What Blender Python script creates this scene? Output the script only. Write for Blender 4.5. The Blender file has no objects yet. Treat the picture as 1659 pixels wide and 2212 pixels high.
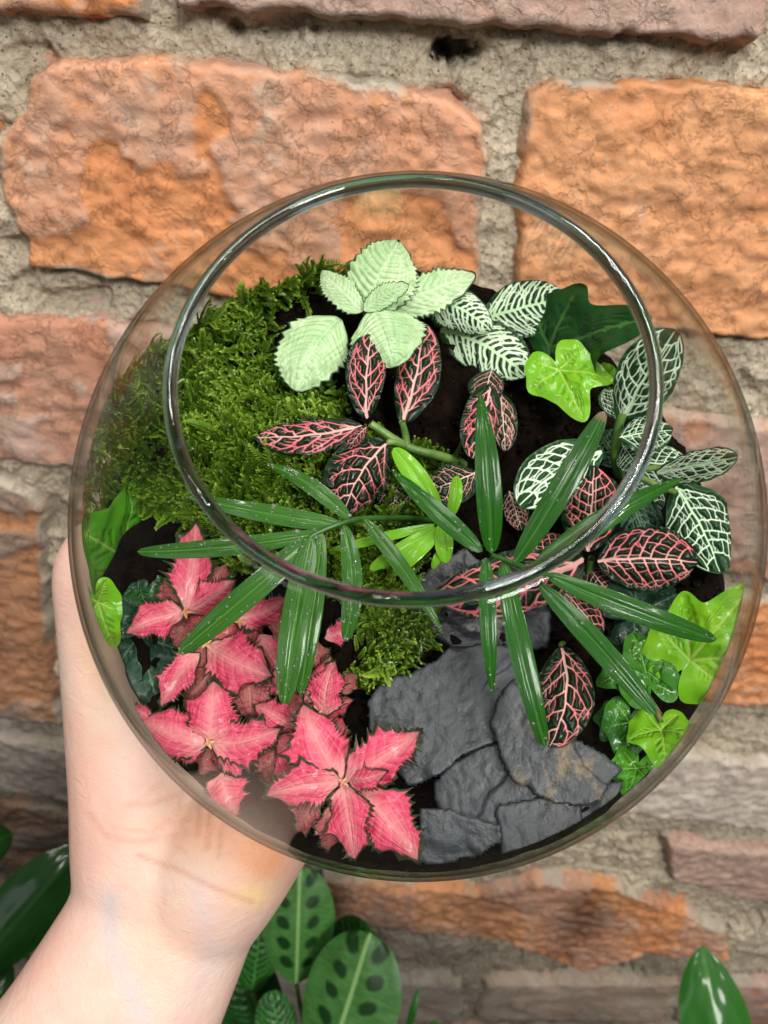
import bpy, bmesh, math, random
import numpy as np
from mathutils import Vector, Matrix
R_ = math.radians
rng = np.random.default_rng(7)
random.seed(7)
sc = bpy.context.scene
col = sc.collection

# ------------------------------------------------------------------ camera
CAM = np.array([0.0, 0.0, 0.62])
PITCH = R_(35)
RT = np.array([1.0, 0, 0])
FW = np.array([0, math.cos(PITCH), -math.sin(PITCH)])
UP = np.array([0, math.sin(PITCH), math.cos(PITCH)])
FPX, CX, CY = 1671.0, 829.5, 1106.0
cam = bpy.data.cameras.new('camera')
cam_o = bpy.data.objects.new('camera', cam)
col.objects.link(cam_o)
cam_o.location = CAM
cam_o.rotation_euler = (R_(90) - PITCH, 0, 0)
cam.sensor_fit = 'VERTICAL'
cam.sensor_height = 36
cam.lens = FPX / 2212 * 36
cam.clip_start = 0.005
cam.clip_end = 50
cam.dof.use_dof = True
cam.dof.focus_distance = 0.175
cam.dof.aperture_fstop = 21
sc.camera = cam_o

# ------------------------------------------------------------------ light
world = bpy.data.worlds.new('World')
sc.world = world
world.use_nodes = True
wb = world.node_tree.nodes['Background']
wb.inputs[0].default_value = (0.92, 0.96, 1.0, 1)
wb.inputs[1].default_value = 0.06


def area(name, loc, target, sx, sy, power, color=(1, 0.96, 0.9)):
    l = bpy.data.lights.new(name, 'AREA')
    l.shape = 'RECTANGLE'
    l.size, l.size_y = sx, sy
    l.energy = power
    l.color = color
    o = bpy.data.objects.new(name, l)
    col.objects.link(o)
    o.location = loc
    d = Vector(target) - Vector(loc)
    o.rotation_euler = d.to_track_quat('-Z', 'Y').to_euler()
    return o


area('ceiling_panel', (0.30, -0.15, 1.75), (0, 0.2, 0.45), 0.50, 0.35, 9.0)
area('window_behind', (0.50, -1.0, 1.35), (0, 0.25, 0.45), 0.34, 0.34, 21.0, (1, 0.97, 0.93))
area('shop_window', (-0.9, -0.9, 1.25), (0, 0.2, 0.5), 0.5, 0.7, 3.5, (0.93, 0.97, 1.0))
for _x, _y, _z in ((-0.55, -0.15, 1.7), (0.75, 0.02, 1.7), (0.95, -0.5, 1.6), (-0.15, -0.75, 1.7), (0.1, 0.12, 1.75)):
    area('strip_lamp', (_x, _y, _z), (0, 0.15, 0.5), 0.11, 0.03, 2.6)
sc.view_settings.view_transform = 'Standard'
sc.view_settings.look = 'None'
sc.view_settings.exposure = 0.0
sc.view_settings.gamma = 1
sc.cycles.max_bounces = 10
sc.cycles.transparent_max_bounces = 24
sc.cycles.sample_clamp_indirect = 4
sc.cycles.use_denoising = True

# ------------------------------------------------------------------ frames
H = 0.285                      # distance to the wall
RB = 0.0794                      # bowl radius
PX = RB                        # alias


def cam2w(v):
    v = np.asarray(v, float)
    return v[..., 0:1] * RT + v[..., 1:2] * UP + v[..., 2:3] * FW


def ray(px, py):
    d = (px - CX) / FPX * RT + (CY - py) / FPX * UP + FW
    return d


def w2px(P):
    P = np.asarray(P, float) - CAM
    z = P @ FW
    return CX + FPX * (P @ RT) / z, CY - FPX * (P @ UP) / z, z


BC = CAM + cam2w(np.array([0.0895, -0.0718, 2.45020975]) * 0.08)
NA = cam2w(np.array([-0.038, 0.375, -0.926]))
NA = NA / np.linalg.norm(NA)
E1 = RT - NA * (RT @ NA)
E1 /= np.linalg.norm(E1)
E2 = np.cross(NA, E1)
RIM_H, RIM_R = 0.975 * RB, 0.492 * RB
AE = RIM_H / math.sqrt(1 - (RIM_R / RB) ** 2)     # upper half is a slightly taller ellipse
SOIL = -0.075 * RB


def prof(h):
    h = np.asarray(h, float)
    a = np.where(h > 0, AE, RB)
    return RB * np.sqrt(np.clip(1 - (h / a) ** 2, 0, 1))


def loc2w(q):
    q = np.asarray(q, float)
    return BC + q[..., 0:1] * E1 + q[..., 1:2] * E2 + q[..., 2:3] * NA


def w2loc(P):
    d = np.asarray(P, float) - BC
    return np.stack([d @ E1, d @ E2, d @ NA], -1)


def keep_inside(P, margin=0.0022):
    q = w2loc(P)
    q[..., 2] = np.clip(q[..., 2], -0.9 * RB, RIM_H - 0.003)
    r = np.hypot(q[..., 0], q[..., 1]) + 1e-9
    rm = prof(q[..., 2]) - margin
    f = np.where(r > rm, rm / r, 1.0)
    q[..., 0] *= f
    q[..., 1] *= f
    return loc2w(q)


def soil_off(a, b):
    """height of the planting surface over the soil plane, metres (bowl frame a,b)"""
    m = 0.011 * np.exp(-((a + 0.030) ** 2 + (b - 0.030) ** 2) / (2 * 0.030 ** 2))
    m = m + 0.006 * np.exp(-((a - 0.03) ** 2 + (b - 0.05) ** 2) / (2 * 0.02 ** 2))
    r = np.hypot(a, b)
    left = smooth(-0.05, 0.5, (-a * 0.93 + b * 0.37) / (r + 1e-6))
    left = left * smooth(-0.4, 0.1, b / (r + 1e-6))
    m = m + 0.004 * smooth(0.80 * RB, 0.98 * RB, r) * smooth(0.3, -0.2, b / (r + 1e-6))
    m = m + 0.012 * smooth(0.70 * RB, 0.97 * RB, r) * left
    m = m - 0.003 * np.exp(-((a - 0.02) ** 2 + (b - 0.0) ** 2) / (2 * 0.015 ** 2))
    return m


def at(px, py, hmm):
    """point inside the bowl seen along one direction, as near as the glass allows to hmm millimetres over the soil plane"""
    d = ray(px, py)
    h = SOIL + hmm * 0.001
    ts = np.linspace(0.09, 0.32, 700)
    P = CAM + ts[:, None] * d
    q = w2loc(P)
    ok = (np.hypot(q[:, 0], q[:, 1]) < prof(q[:, 2]) - 0.0032) & (q[:, 2] < RIM_H - 0.004)
    if not ok.any():
        ok = (np.hypot(q[:, 0], q[:, 1]) < prof(q[:, 2]) - 0.0005)
    if not ok.any():
        t = ((BC + h * NA - CAM) @ NA) / (d @ NA)
        return keep_inside((CAM + t * d)[None], 0.004)[0]
    k = np.argmin(np.where(ok, np.abs(q[:, 2] - h), 9))
    return P[k]


# ------------------------------------------------------------------ noise
def _hash(i, j, k, seed):
    n = (i * 73856093) ^ (j * 19349663) ^ (k * 83492791) ^ (seed * 2654435761)
    n = n & 0xffffffff
    n = ((n ^ (n >> 15)) * 2246822519) & 0xffffffff
    n = ((n ^ (n >> 13)) * 3266489917) & 0xffffffff
    return ((n ^ (n >> 16)) & 0xffffff) / float(0xffffff)


def vnoise(x, y, z=0.0, seed=0):
    x, y, z = np.broadcast_arrays(np.asarray(x, float), np.asarray(y, float), np.asarray(z, float))
    xi, yi, zi = np.floor(x).astype(np.int64), np.floor(y).astype(np.int64), np.floor(z).astype(np.int64)
    fx, fy, fz = x - xi, y - yi, z - zi
    fx, fy, fz = [f * f * (3 - 2 * f) for f in (fx, fy, fz)]
    out = 0
    for a in (0, 1):
        for b in (0, 1):
            for c in (0, 1):
                wgt = (fx if a else 1 - fx) * (fy if b else 1 - fy) * (fz if c else 1 - fz)
                out = out + wgt * _hash(xi + a, yi + b, zi + c, seed)
    return out * 2 - 1


def fbm(x, y, z=0.0, octv=4, seed=0, gain=0.5):
    s, a, f = 0, 1.0, 1.0
    for o in range(octv):
        s = s + a * vnoise(np.asarray(x) * f, np.asarray(y) * f, np.asarray(z) * f, seed + o * 17)
        a *= gain
        f *= 2.03
    return s


def smooth(e0, e1, x):
    t = np.clip((x - e0) / (e1 - e0), 0, 1)
    return t * t * (3 - 2 * t)


# ------------------------------------------------------------------ mesh / object helpers
def mesh_from(name, verts, faces, attrs=None, shade=True, uv=None):
    me = bpy.data.meshes.new(name)
    verts = np.asarray(verts, np.float32).reshape(-1, 3)
    if isinstance(faces, np.ndarray):
        nf, k = faces.shape
        me.vertices.add(len(verts))
        me.vertices.foreach_set('co', verts.ravel())
        me.loops.add(nf * k)
        me.loops.foreach_set('vertex_index', faces.astype(np.int32).ravel())
        me.polygons.add(nf)
        me.polygons.foreach_set('loop_start', np.arange(0, nf * k, k, dtype=np.int32))
        me.update(calc_edges=True)
    else:
        me.from_pydata(verts.tolist(), [], faces)
    if shade:
        me.polygons.foreach_set('use_smooth', np.ones(len(me.polygons), bool))
    for k, v in (attrs or {}).items():
        v = np.asarray(v, np.float32)
        if v.ndim == 1:
            a = me.attributes.new(k, 'FLOAT', 'POINT')
            a.data.foreach_set('value', v)
        else:
            a = me.attributes.new(k, 'FLOAT_VECTOR', 'POINT')
            a.data.foreach_set('vector', v.ravel())
    me.update()
    return me


def link(name, me, mat=None, parent=None, label=None, cat=None, group=None, kind=None):
    o = bpy.data.objects.new(name, me)
    col.objects.link(o)
    if mat is not None:
        me.materials.clear()
        me.materials.append(mat)
    if parent is not None:
        o.parent = parent
        o.matrix_parent_inverse = parent.matrix_basis.inverted()
    tag(o, label, cat, group, kind)
    return o


def tag(o, label=None, cat=None, group=None, kind=None):
    if label: o['label'] = label
    if cat: o['category'] = cat
    if group: o['group'] = group
    if kind: o['kind'] = kind
    return o


def empty(name, loc, label, cat, group=None):
    o = bpy.data.objects.new(name, None)
    o.empty_display_size = 0.01
    col.objects.link(o)
    o.location = tuple(loc)
    return tag(o, label, cat, group)


def grid_faces(nv, nu, wrap=False):
    i = np.arange(nv - 1)[:, None]
    j = np.arange(nu if wrap else nu - 1)[None, :]
    a = i * nu + j
    b = i * nu + (j + 1) % nu
    return np.stack([a, b, b + nu, a + nu], -1).reshape(-1, 4)


def nrm(v):
    v = np.asarray(v, float)
    return v / (np.linalg.norm(v, axis=-1, keepdims=True) + 1e-12)


def tube(points, radii, n=8, cap=True):
    P = np.asarray(points, float)
    r = np.broadcast_to(np.asarray(radii, float), (len(P),))
    T = nrm(np.gradient(P, axis=0))
    ref = np.array([0.3, 0.2, 0.93])
    A = nrm(np.cross(T, ref))
    B = np.cross(T, A)
    th = np.linspace(0, 2 * np.pi, n, endpoint=False)
    V = P[:, None] + r[:, None, None] * (np.cos(th)[None, :, None] * A[:, None] + np.sin(th)[None, :, None] * B[:, None])
    return V.reshape(-1, 3), grid_faces(len(P), n, True)


def curve_pts(ctrl, n=16):
    """smooth path through control points"""
    c = np.asarray(ctrl, float)
    if len(c) == 2:
        return c[0] + np.linspace(0, 1, n)[:, None] * (c[1] - c[0])
    c = np.vstack([2 * c[0] - c[1], c, 2 * c[-1] - c[-2]])
    out = []
    m = len(c) - 3
    for k in range(n):
        u = k / (n - 1) * m
        i = min(int(u), m - 1)
        t = u - i
        p0, p1, p2, p3 = c[i:i + 4]
        out.append(0.5 * ((2 * p1) + (-p0 + p2) * t + (2 * p0 - 5 * p1 + 4 * p2 - p3) * t * t + (-p0 + 3 * p1 - 3 * p2 + p3) * t ** 3))
    return np.array(out)


# ------------------------------------------------------------------ materials
class NT:
    def __init__(s, name):
        s.m = bpy.data.materials.new(name)
        s.m.use_nodes = True
        s.t = s.m.node_tree
        s.t.nodes.clear()
        s.out = s.t.nodes.new('ShaderNodeOutputMaterial')

    def n(s, typ, **kw):
        x = s.t.nodes.new(typ)
        for k, v in kw.items():
            setattr(x, k, v)
        return x

    def l(s, a, b):
        s.t.links.new(a, b)

    def val(s, sock, v):
        if isinstance(v, bpy.types.NodeSocket):
            s.l(v, sock)
        else:
            if isinstance(v, tuple) and len(v) == 3 and sock.type == 'RGBA':
                v = (*v, 1)
            sock.default_value = v

    def attr(s, name, vec=False):
        x = s.n('ShaderNodeAttribute', attribute_name=name)
        return x.outputs['Vector' if vec else 'Fac']

    def coord(s):
        return s.n('ShaderNodeTexCoord').outputs['Object']

    def noise(s, scale, vec=None, detail=4, rough=0.55, dist=0.0, color=False):
        x = s.n('ShaderNodeTexNoise')
        x.inputs['Scale'].default_value = scale
        x.inputs['Detail'].default_value = detail
        x.inputs['Roughness'].default_value = rough
        x.inputs['Distortion'].default_value = dist
        s.l(vec if vec is not None else s.coord(), x.inputs['Vector'])
        return x.outputs['Color' if color else 'Fac']

    def voro(s, scale, vec=None, feature='F1', out='Distance'):
        x = s.n('ShaderNodeTexVoronoi', feature=feature)
        x.inputs['Scale'].default_value = scale
        s.l(vec if vec is not None else s.coord(), x.inputs['Vector'])
        return x.outputs[out]

    def scalev(s, vec, sx, sy, sz):
        x = s.n('ShaderNodeVectorMath', operation='MULTIPLY')
        s.l(vec, x.inputs[0])
        x.inputs[1].default_value = (sx, sy, sz)
        return x.outputs[0]

    def rng(s, v, a, b, c=0.0, d=1.0):
        x = s.n('ShaderNodeMapRange')
        s.val(x.inputs[0], v)
        for i, q in enumerate((a, b, c, d)):
            x.inputs[i + 1].default_value = q
        return x.outputs[0]

    def mix(s, f, a, b, mode='MIX'):
        x = s.n('ShaderNodeMix', data_type='RGBA', blend_type=mode)
        s.val(x.inputs[0], f)
        s.val(x.inputs[6], a)
        s.val(x.inputs[7], b)
        return x.outputs[2]

    def math(s, op, a, b=0.0, c=None):
        x = s.n('ShaderNodeMath', operation=op)
        s.val(x.inputs[0], a)
        s.val(x.inputs[1], b)
        if c is not None: s.val(x.inputs[2], c)
        return x.outputs[0]

    def bump(s, h, dist, strength=1.0, normal=None):
        x = s.n('ShaderNodeBump')
        x.inputs['Strength'].default_value = strength
        x.inputs['Distance'].default_value = dist
        s.l(h, x.inputs['Height'])
        if normal is not None: s.l(normal, x.inputs['Normal'])
        return x.outputs[0]

    def bsdf(s, color, rough=0.5, normal=None, **kw):
        p = s.n('ShaderNodeBsdfPrincipled')
        s.val(p.inputs['Base Color'], color)
        s.val(p.inputs['Roughness'], rough)
        if normal is not None: s.l(normal, p.inputs['Normal'])
        for k, v in kw.items():
            s.val(p.inputs[k.replace('_', ' ')], v)
        s.l(p.outputs[0], s.out.inputs[0])
        return p


def leaf_finish(t, color, rough, normal, trans=0.25, tcol=None, spec=0.28, coat=0.0):
    p = t.bsdf(color, rough, normal)
    p.inputs['Specular IOR Level'].default_value = spec
    p.inputs['Coat Weight'].default_value = coat
    p.inputs['Coat Roughness'].default_value = 0.12
    tr = t.n('ShaderNodeBsdfTranslucent')
    t.val(tr.inputs[0], tcol if tcol is not None else color)
    mx = t.n('ShaderNodeMixShader')
    mx.inputs[0].default_value = trans
    t.l(p.outputs[0], mx.inputs[1])
    t.l(tr.outputs[0], mx.inputs[2])
    t.l(mx.outputs[0], t.out.inputs[0])


def m_veined(name, dark, dark2, vein, vein2, edge_col, aa=0.004, trans=0.08, coat=0.06, blister=0.00035):
    t = NT(name)
    v = t.attr('vein')
    mask = t.rng(v, aa, -aa * 0.6)
    n = t.noise(260, detail=3)
    base = t.mix(n, dark, dark2)
    halo = t.rng(v, 0.022, 0.0)
    base = t.mix(t.math('MULTIPLY', halo, 0.35), base, dark2)
    vn = t.noise(140, detail=2)
    vc = t.mix(t.math('MULTIPLY_ADD', t.rng(vn, 0.35, 0.65), 0.4, t.rng(t.attr('mid'), 0.30, 0.0)), vein, vein2)
    tip = t.attr('along')
    c = t.mix(mask, base, vc)
    e = t.rng(t.attr('edge'), 0.018, 0.010)
    c = t.mix(e, c, edge_col)
    hgt = t.rng(v, -0.004, 0.03)
    b = t.bump(hgt, blister, 1.0)
    b = t.bump(t.noise(900, detail=3), 0.0001, 0.6, b)
    leaf_finish(t, c, t.rng(n, 0.3, 0.7, 0.22, 0.42), b, trans, coat=coat)
    return t.m


M = {}
M['pinkvein'] = m_veined('dark_leaf_pink_veins', (0.0022, 0.009, 0.0035), (0.006, 0.024, 0.007), (0.76, 0.13, 0.18), (0.74, 0.38, 0.35), (0.008, 0.03, 0.01))
M['palepink'] = m_veined('dark_leaf_pale_pink_veins', (0.004, 0.015, 0.006), (0.010, 0.036, 0.010), (0.70, 0.30, 0.28), (0.74, 0.50, 0.42), (0.008, 0.03, 0.01))
M['whitevein'] = m_veined('green_leaf_white_net', (0.007, 0.038, 0.013), (0.015, 0.065, 0.017), (0.72, 0.86, 0.68), (0.60, 0.80, 0.55), (0.03, 0.10, 0.03))
M['stripevein'] = m_veined('green_leaf_white_stripes', (0.004, 0.022, 0.008), (0.010, 0.042, 0.012), (0.62, 0.78, 0.56), (0.48, 0.68, 0.40), (0.02, 0.06, 0.02))


def m_cream():
    t = NT('cream_leaf')
    v = t.attr('vein')
    uv = t.attr('uvv', True)
    f = t.noise(1.0, t.scalev(uv, 20, 2.2, 1), 3)
    c = t.mix(t.rng(f, 0.3, 0.7), (0.36, 0.60, 0.25), (0.66, 0.84, 0.52))
    c = t.mix(t.math('MULTIPLY', t.rng(v, 0.006, -0.002), 0.7), c, (0.72, 0.84, 0.60))
    c = t.mix(t.rng(t.noise(90), 0.45, 0.7), c, (0.34, 0.58, 0.26))
    e = t.rng(t.attr('edge'), 0.026, 0.014)
    c = t.mix(e, c, (0.02, 0.06, 0.025))
    b = t.bump(t.rng(v, 0.0, 0.03), 0.0003, 0.5)
    b = t.bump(f, 0.0004, 0.8, b)
    b = t.bump(t.noise(800), 0.0001, 0.5, b)
    leaf_finish(t, c, 0.38, b, 0.25, coat=0.25)
    return t.m


def m_frill(name, a, b_, hub):
    t = NT(name)
    uv = t.attr('uvv', True)
    f = t.noise(1.0, t.scalev(uv, 15, 1.8, 1), 3)
    n = t.noise(170, detail=3)
    c = t.mix(t.rng(f, 0.3, 0.7), a, b_)
    c = t.mix(t.math('MULTIPLY', t.rng(n, 0.5, 0.75), 0.5), c, b_)
    v = t.attr('vein')
    c = t.mix(t.math('MULTIPLY', t.rng(v, 0.007, -0.002), 0.25), c, hub)
    c = t.mix(t.rng(t.attr('along'), 0.30, 0.0), c, hub)
    c = t.mix(t.math('MULTIPLY', t.rng(t.attr('mid'), 0.35, 0.0), 0.5), c, hub)
    sp = t.rng(t.voro(700), 0.12, 0.05)
    c = t.mix(t.math('MULTIPLY', sp, t.rng(t.noise(120), 0.55, 0.62)), c, (0.12, 0.03, 0.03))
    e = t.rng(t.math('ADD', t.attr('edge'), t.rng(t.noise(500), 0.3, 0.7, -0.008, 0.008)), 0.052, 0.034)
    c = t.mix(e, c, (0.035, 0.05, 0.022))
    b = t.bump(f, 0.0006, 0.9)
    b = t.bump(t.rng(v, -0.005, 0.03), 0.0003, 0.5, b)
    leaf_finish(t, c, 0.42, b, 0.16, coat=0.15)
    return t.m


def m_green(name, a, b_, veinc, rough=0.3, coat=0.3, trans=0.25, vw=0.006):
    t = NT(name)
    n = t.noise(120, detail=4)
    c = t.mix(t.rng(n, 0.35, 0.65), a, b_)
    v = t.attr('vein')
    c = t.mix(t.math('MULTIPLY', t.rng(v, vw, -0.002), 0.75), c, veinc)
    b = t.bump(t.rng(v, -0.004, 0.05), 0.0007, 0.7)
    b = t.bump(t.noise(500), 0.00012, 0.7, b)
    leaf_finish(t, c, rough, b, trans, coat=coat)
    return t.m


def m_blade(name, a, b_, veinc, tipc=None, rough=0.28):
    t = NT(name)
    uv = t.attr('uvv', True)
    f = t.noise(1.0, t.scalev(uv, 34, 1.6, 1), 3)
    n = t.noise(90, detail=3)
    c = t.mix(t.rng(f, 0.3, 0.7), a, b_)
    c = t.mix(t.math('MULTIPLY', t.rng(n, 0.5, 0.7), 0.5), c, b_)
    mid = t.rng(t.attr('mid'), 0.10, 0.03)
    c = t.mix(t.math('MULTIPLY', mid, 0.5), c, veinc)
    if tipc:
        c = t.mix(t.rng(t.attr('along'), 0.93, 0.99), c, tipc)
    b = t.bump(f, 0.00025, 0.6)
    leaf_finish(t, c, t.rng(n, 0.3, 0.7, rough - 0.08, rough + 0.12), b, 0.15, spec=0.18, coat=0.30)
    return t.m


M['cream'] = m_cream()
M['frill'] = m_frill('coral_frilled_leaf', (0.56, 0.018, 0.080), (0.78, 0.12, 0.20), (0.86, 0.38, 0.36))
M['frill3'] = m_frill('deep_pink_frilled_leaf', (0.42, 0.022, 0.055), (0.62, 0.10, 0.14), (0.70, 0.24, 0.20))
M['frill2'] = m_frill('dull_rose_frilled_leaf', (0.30, 0.055, 0.07), (0.42, 0.11, 0.11), (0.5, 0.20, 0.16))
M['ivydark'] = m_green('dark_ivy', (0.010, 0.055, 0.012), (0.018, 0.085, 0.018), (0.08, 0.22, 0.05), 0.3, 0.3)
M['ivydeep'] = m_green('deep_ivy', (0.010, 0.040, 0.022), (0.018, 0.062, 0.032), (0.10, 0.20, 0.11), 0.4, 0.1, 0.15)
M['ivymid'] = m_green('mid_ivy', (0.03, 0.15, 0.015), (0.06, 0.24, 0.02), (0.25, 0.50, 0.12), 0.3, 0.3)
M['ivylime'] = m_green('lime_ivy', (0.16, 0.48, 0.012), (0.26, 0.58, 0.02), (0.45, 0.70, 0.12), 0.3, 0.35, 0.35)
M['ivyleaf'] = m_green('fresh_ivy', (0.06, 0.32, 0.01), (0.12, 0.42, 0.02), (0.35, 0.62, 0.12), 0.35, 0.3, 0.3)
M['palm'] = m_blade('palm_leaflet', (0.005, 0.052, 0.002), (0.018, 0.120, 0.004), (0.05, 0.20, 0.02))
M['palmwet'] = m_blade('wet_palm_leaflet', (0.012, 0.070, 0.004), (0.040, 0.150, 0.012), (0.10, 0.26, 0.03))
M['palmtip'] = m_blade('palm_leaflet_dry_tip', (0.006, 0.048, 0.003), (0.018, 0.10, 0.006), (0.06, 0.22, 0.03), (0.30, 0.16, 0.12))
M['palmlime'] = m_blade('young_palm_leaflet', (0.13, 0.38, 0.01), (0.20, 0.50, 0.02), (0.2, 0.5, 0.05))
M['bgdark'] = m_green('background_dark_leaf', (0.008, 0.050, 0.008), (0.014, 0.085, 0.012), (0.03, 0.12, 0.02), 0.4, 0.1)
M['bgmid'] = m_green('background_leaf', (0.012, 0.085, 0.009), (0.022, 0.13, 0.014), (0.10, 0.36, 0.08), 0.4, 0.1)


def m_stem(name, a, b_):
    t = NT(name)
    t.bsdf(t.mix(t.rng(t.noise(200), 0.35, 0.65), a, b_), 0.4, t.bump(t.noise(700), 0.0002, 0.5))
    return t.m


M['stem'] = m_stem('green_stem', (0.06, 0.16, 0.03), (0.16, 0.26, 0.06))
M['stemdark'] = m_stem('dark_green_stem', (0.015, 0.07, 0.008), (0.03, 0.11, 0.015))
M['stemlime'] = m_stem('lime_stem', (0.18, 0.42, 0.03), (0.28, 0.50, 0.06))
M['stembrown'] = m_stem('brown_stem', (0.14, 0.10, 0.05), (0.16, 0.20, 0.06))
M['stempink'] = m_stem('tan_growing_tip', (0.50, 0.17, 0.10), (0.60, 0.36, 0.18))


M['plainleaf'] = m_blade('plain_broad_leaf', (0.005, 0.035, 0.004), (0.010, 0.060, 0.007), (0.03, 0.10, 0.02), None, 0.5)
M['plainbright'] = m_blade('plain_pointed_leaf', (0.012, 0.085, 0.006), (0.024, 0.13, 0.012), (0.06, 0.20, 0.03), None, 0.5)


def m_maranta():
    t = NT('spotted_maranta_leaf')
    n = t.noise(60, detail=4)
    uv = t.attr('uvv', True)
    f = t.noise(1.0, t.scalev(uv, 6, 40, 1), 2)
    c = t.mix(t.rng(n, 0.3, 0.7), (0.03, 0.13, 0.022), (0.07, 0.22, 0.045))
    c = t.mix(t.rng(f, 0.4, 0.7, 0, 0.4), c, (0.13, 0.30, 0.09))
    band = t.math('ADD', t.attr('spot'), t.rng(t.noise(90), 0.3, 0.7, -0.22, 0.22))
    c = t.mix(t.rng(band, 0.05, -0.30), c, (0.008, 0.045, 0.008))
    c = t.mix(t.rng(t.attr('mid'), 0.06, 0.02), c, (0.26, 0.46, 0.16))
    leaf_finish(t, c, 0.42, t.bump(n, 0.0008, 0.5), 0.25)
    return t.m


M['maranta'] = m_maranta()


def m_skin():
    t = NT('pale_skin')
    mott = t.noise(28, detail=5, rough=0.65)
    c = t.mix(t.rng(mott, 0.38, 0.64), (0.70, 0.54, 0.45), (0.72, 0.44, 0.36))
    c = t.mix(t.math('MULTIPLY', t.attr('blush_glow'), 0.85), c, (0.76, 0.34, 0.17))
    c = t.mix(t.math('MULTIPLY', t.attr('yellow'), 0.8), c, (0.80, 0.56, 0.25))
    c = t.mix(t.math('MULTIPLY', t.attr('bluevein'), 0.6), c, (0.46, 0.45, 0.50))
    c = t.mix(t.math('MULTIPLY', t.attr('crease'), 0.55), c, (0.58, 0.27, 0.18))
    b = t.bump(t.math('MULTIPLY', t.attr('crease'), -1.0), 0.0007, 0.35)
    b = t.bump(t.noise(1.0, t.scalev(t.coord(), 260, 260, 420), 5, 0.65, 0.8), 0.0007, 0.5, b)
    b = t.bump(t.voro(1100, feature='DISTANCE_TO_EDGE'), 0.00015, 0.6, b)
    p = t.bsdf(c, 0.48, b)
    p.inputs['Subsurface Weight'].default_value = 0.35
    p.inputs['Subsurface Radius'].default_value = (0.006, 0.002, 0.001)
    p.inputs['Subsurface Scale'].default_value = 0.6
    p.inputs['Specular IOR Level'].default_value = 0.35
    return t.m


M['skin'] = m_skin()


def foot_shade(t, co, c):
    """light falloff painted in: grey brown darkening towards the wall foot, thinning in blotches"""
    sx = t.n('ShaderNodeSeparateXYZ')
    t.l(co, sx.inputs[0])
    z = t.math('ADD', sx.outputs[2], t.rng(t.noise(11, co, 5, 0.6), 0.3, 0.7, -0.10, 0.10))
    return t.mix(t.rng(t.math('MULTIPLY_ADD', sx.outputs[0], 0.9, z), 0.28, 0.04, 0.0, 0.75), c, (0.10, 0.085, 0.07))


def m_brick(name, core, core2, skin, skin2, bump=1.0):
    t = NT(name)
    co = t.coord()
    n = t.noise(22, co, 6, 0.6, 0.4)
    n2 = t.noise(140, co, 5, 0.65)
    c = t.mix(t.rng(n, 0.35, 0.66), core, core2)
    s = t.math('ADD', t.attr('skin'), t.math('ADD', t.rng(n2, 0.3, 0.7, -0.30, 0.30), t.rng(t.noise(45, co, 6, 0.65), 0.3, 0.7, -0.45, 0.45)))
    sk = t.mix(t.rng(t.noise(60, co, 5), 0.35, 0.65), skin, skin2)
    c = t.mix(t.rng(s, 0.30, 0.70), c, sk)
    c = t.mix(t.rng(t.noise(12, co, 5, 0.6, 0.5), 0.62, 0.74, 0, 0.35), c, skin2)
    pale = t.rng(t.noise(420, co, 3), 0.66, 0.72)
    c = t.mix(t.math('MULTIPLY', pale, 0.5), c, (0.60, 0.50, 0.40))
    c = t.mix(t.rng(t.attr('dust'), 0.35, 0.9), c, (0.42, 0.37, 0.29))
    c = t.mix(t.rng(n2, 0.52, 0.30, 0, 0.35), c, t.mix(0.5, core, (0.10, 0.05, 0.03)))
    c = t.mix(t.math('MULTIPLY', t.rng(t.noise(35, co, 7, 0.7), 0.60, 0.66), 0.45), c, (0.50, 0.42, 0.33))
    pit = t.math('MULTIPLY', t.rng(t.voro(330, co), 0.11, 0.05), t.rng(t.noise(50, co, 3), 0.5, 0.6))
    c = t.mix(t.math('MULTIPLY', pit, 0.6), c, (0.10, 0.05, 0.03))
    flake = t.rng(t.noise(55, co, 8, 0.7, 0.3), 0.47, 0.50)
    h = t.math('ADD', t.noise(190, co, 7, 0.62, 0.6), t.math('MULTIPLY', t.noise(75, co, 7, 0.72, 0.5), 0.6))
    b = t.bump(h, 0.0014 * bump, 0.8)
    b = t.bump(flake, 0.0006, 0.7, b)
    c = foot_shade(t, co, c)
    t.bsdf(c, 0.9, b, Specular_IOR_Level=0.2)
    return t.m


M['brick_orange'] = m_brick('orange_brick', (0.61, 0.235, 0.095), (0.67, 0.32, 0.145), (0.55, 0.32, 0.22), (0.60, 0.29, 0.16))
M['brick_ochre'] = m_brick('ochre_brick', (0.62, 0.27, 0.12), (0.68, 0.36, 0.185), (0.65, 0.30, 0.14), (0.60, 0.33, 0.18), 0.95)
M['brick_mauve'] = m_brick('mauve_brick', (0.50, 0.23, 0.14), (0.46, 0.27, 0.19), (0.43, 0.29, 0.23), (0.50, 0.35, 0.28))
M['brick_brown'] = m_brick('brown_brick', (0.50, 0.22, 0.10), (0.44, 0.22, 0.12), (0.40, 0.24, 0.16), (0.26, 0.20, 0.16))
M['brick_grey'] = m_brick('grey_brick', (0.56, 0.40, 0.28), (0.50, 0.42, 0.34), (0.52, 0.45, 0.38), (0.62, 0.54, 0.46))


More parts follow.
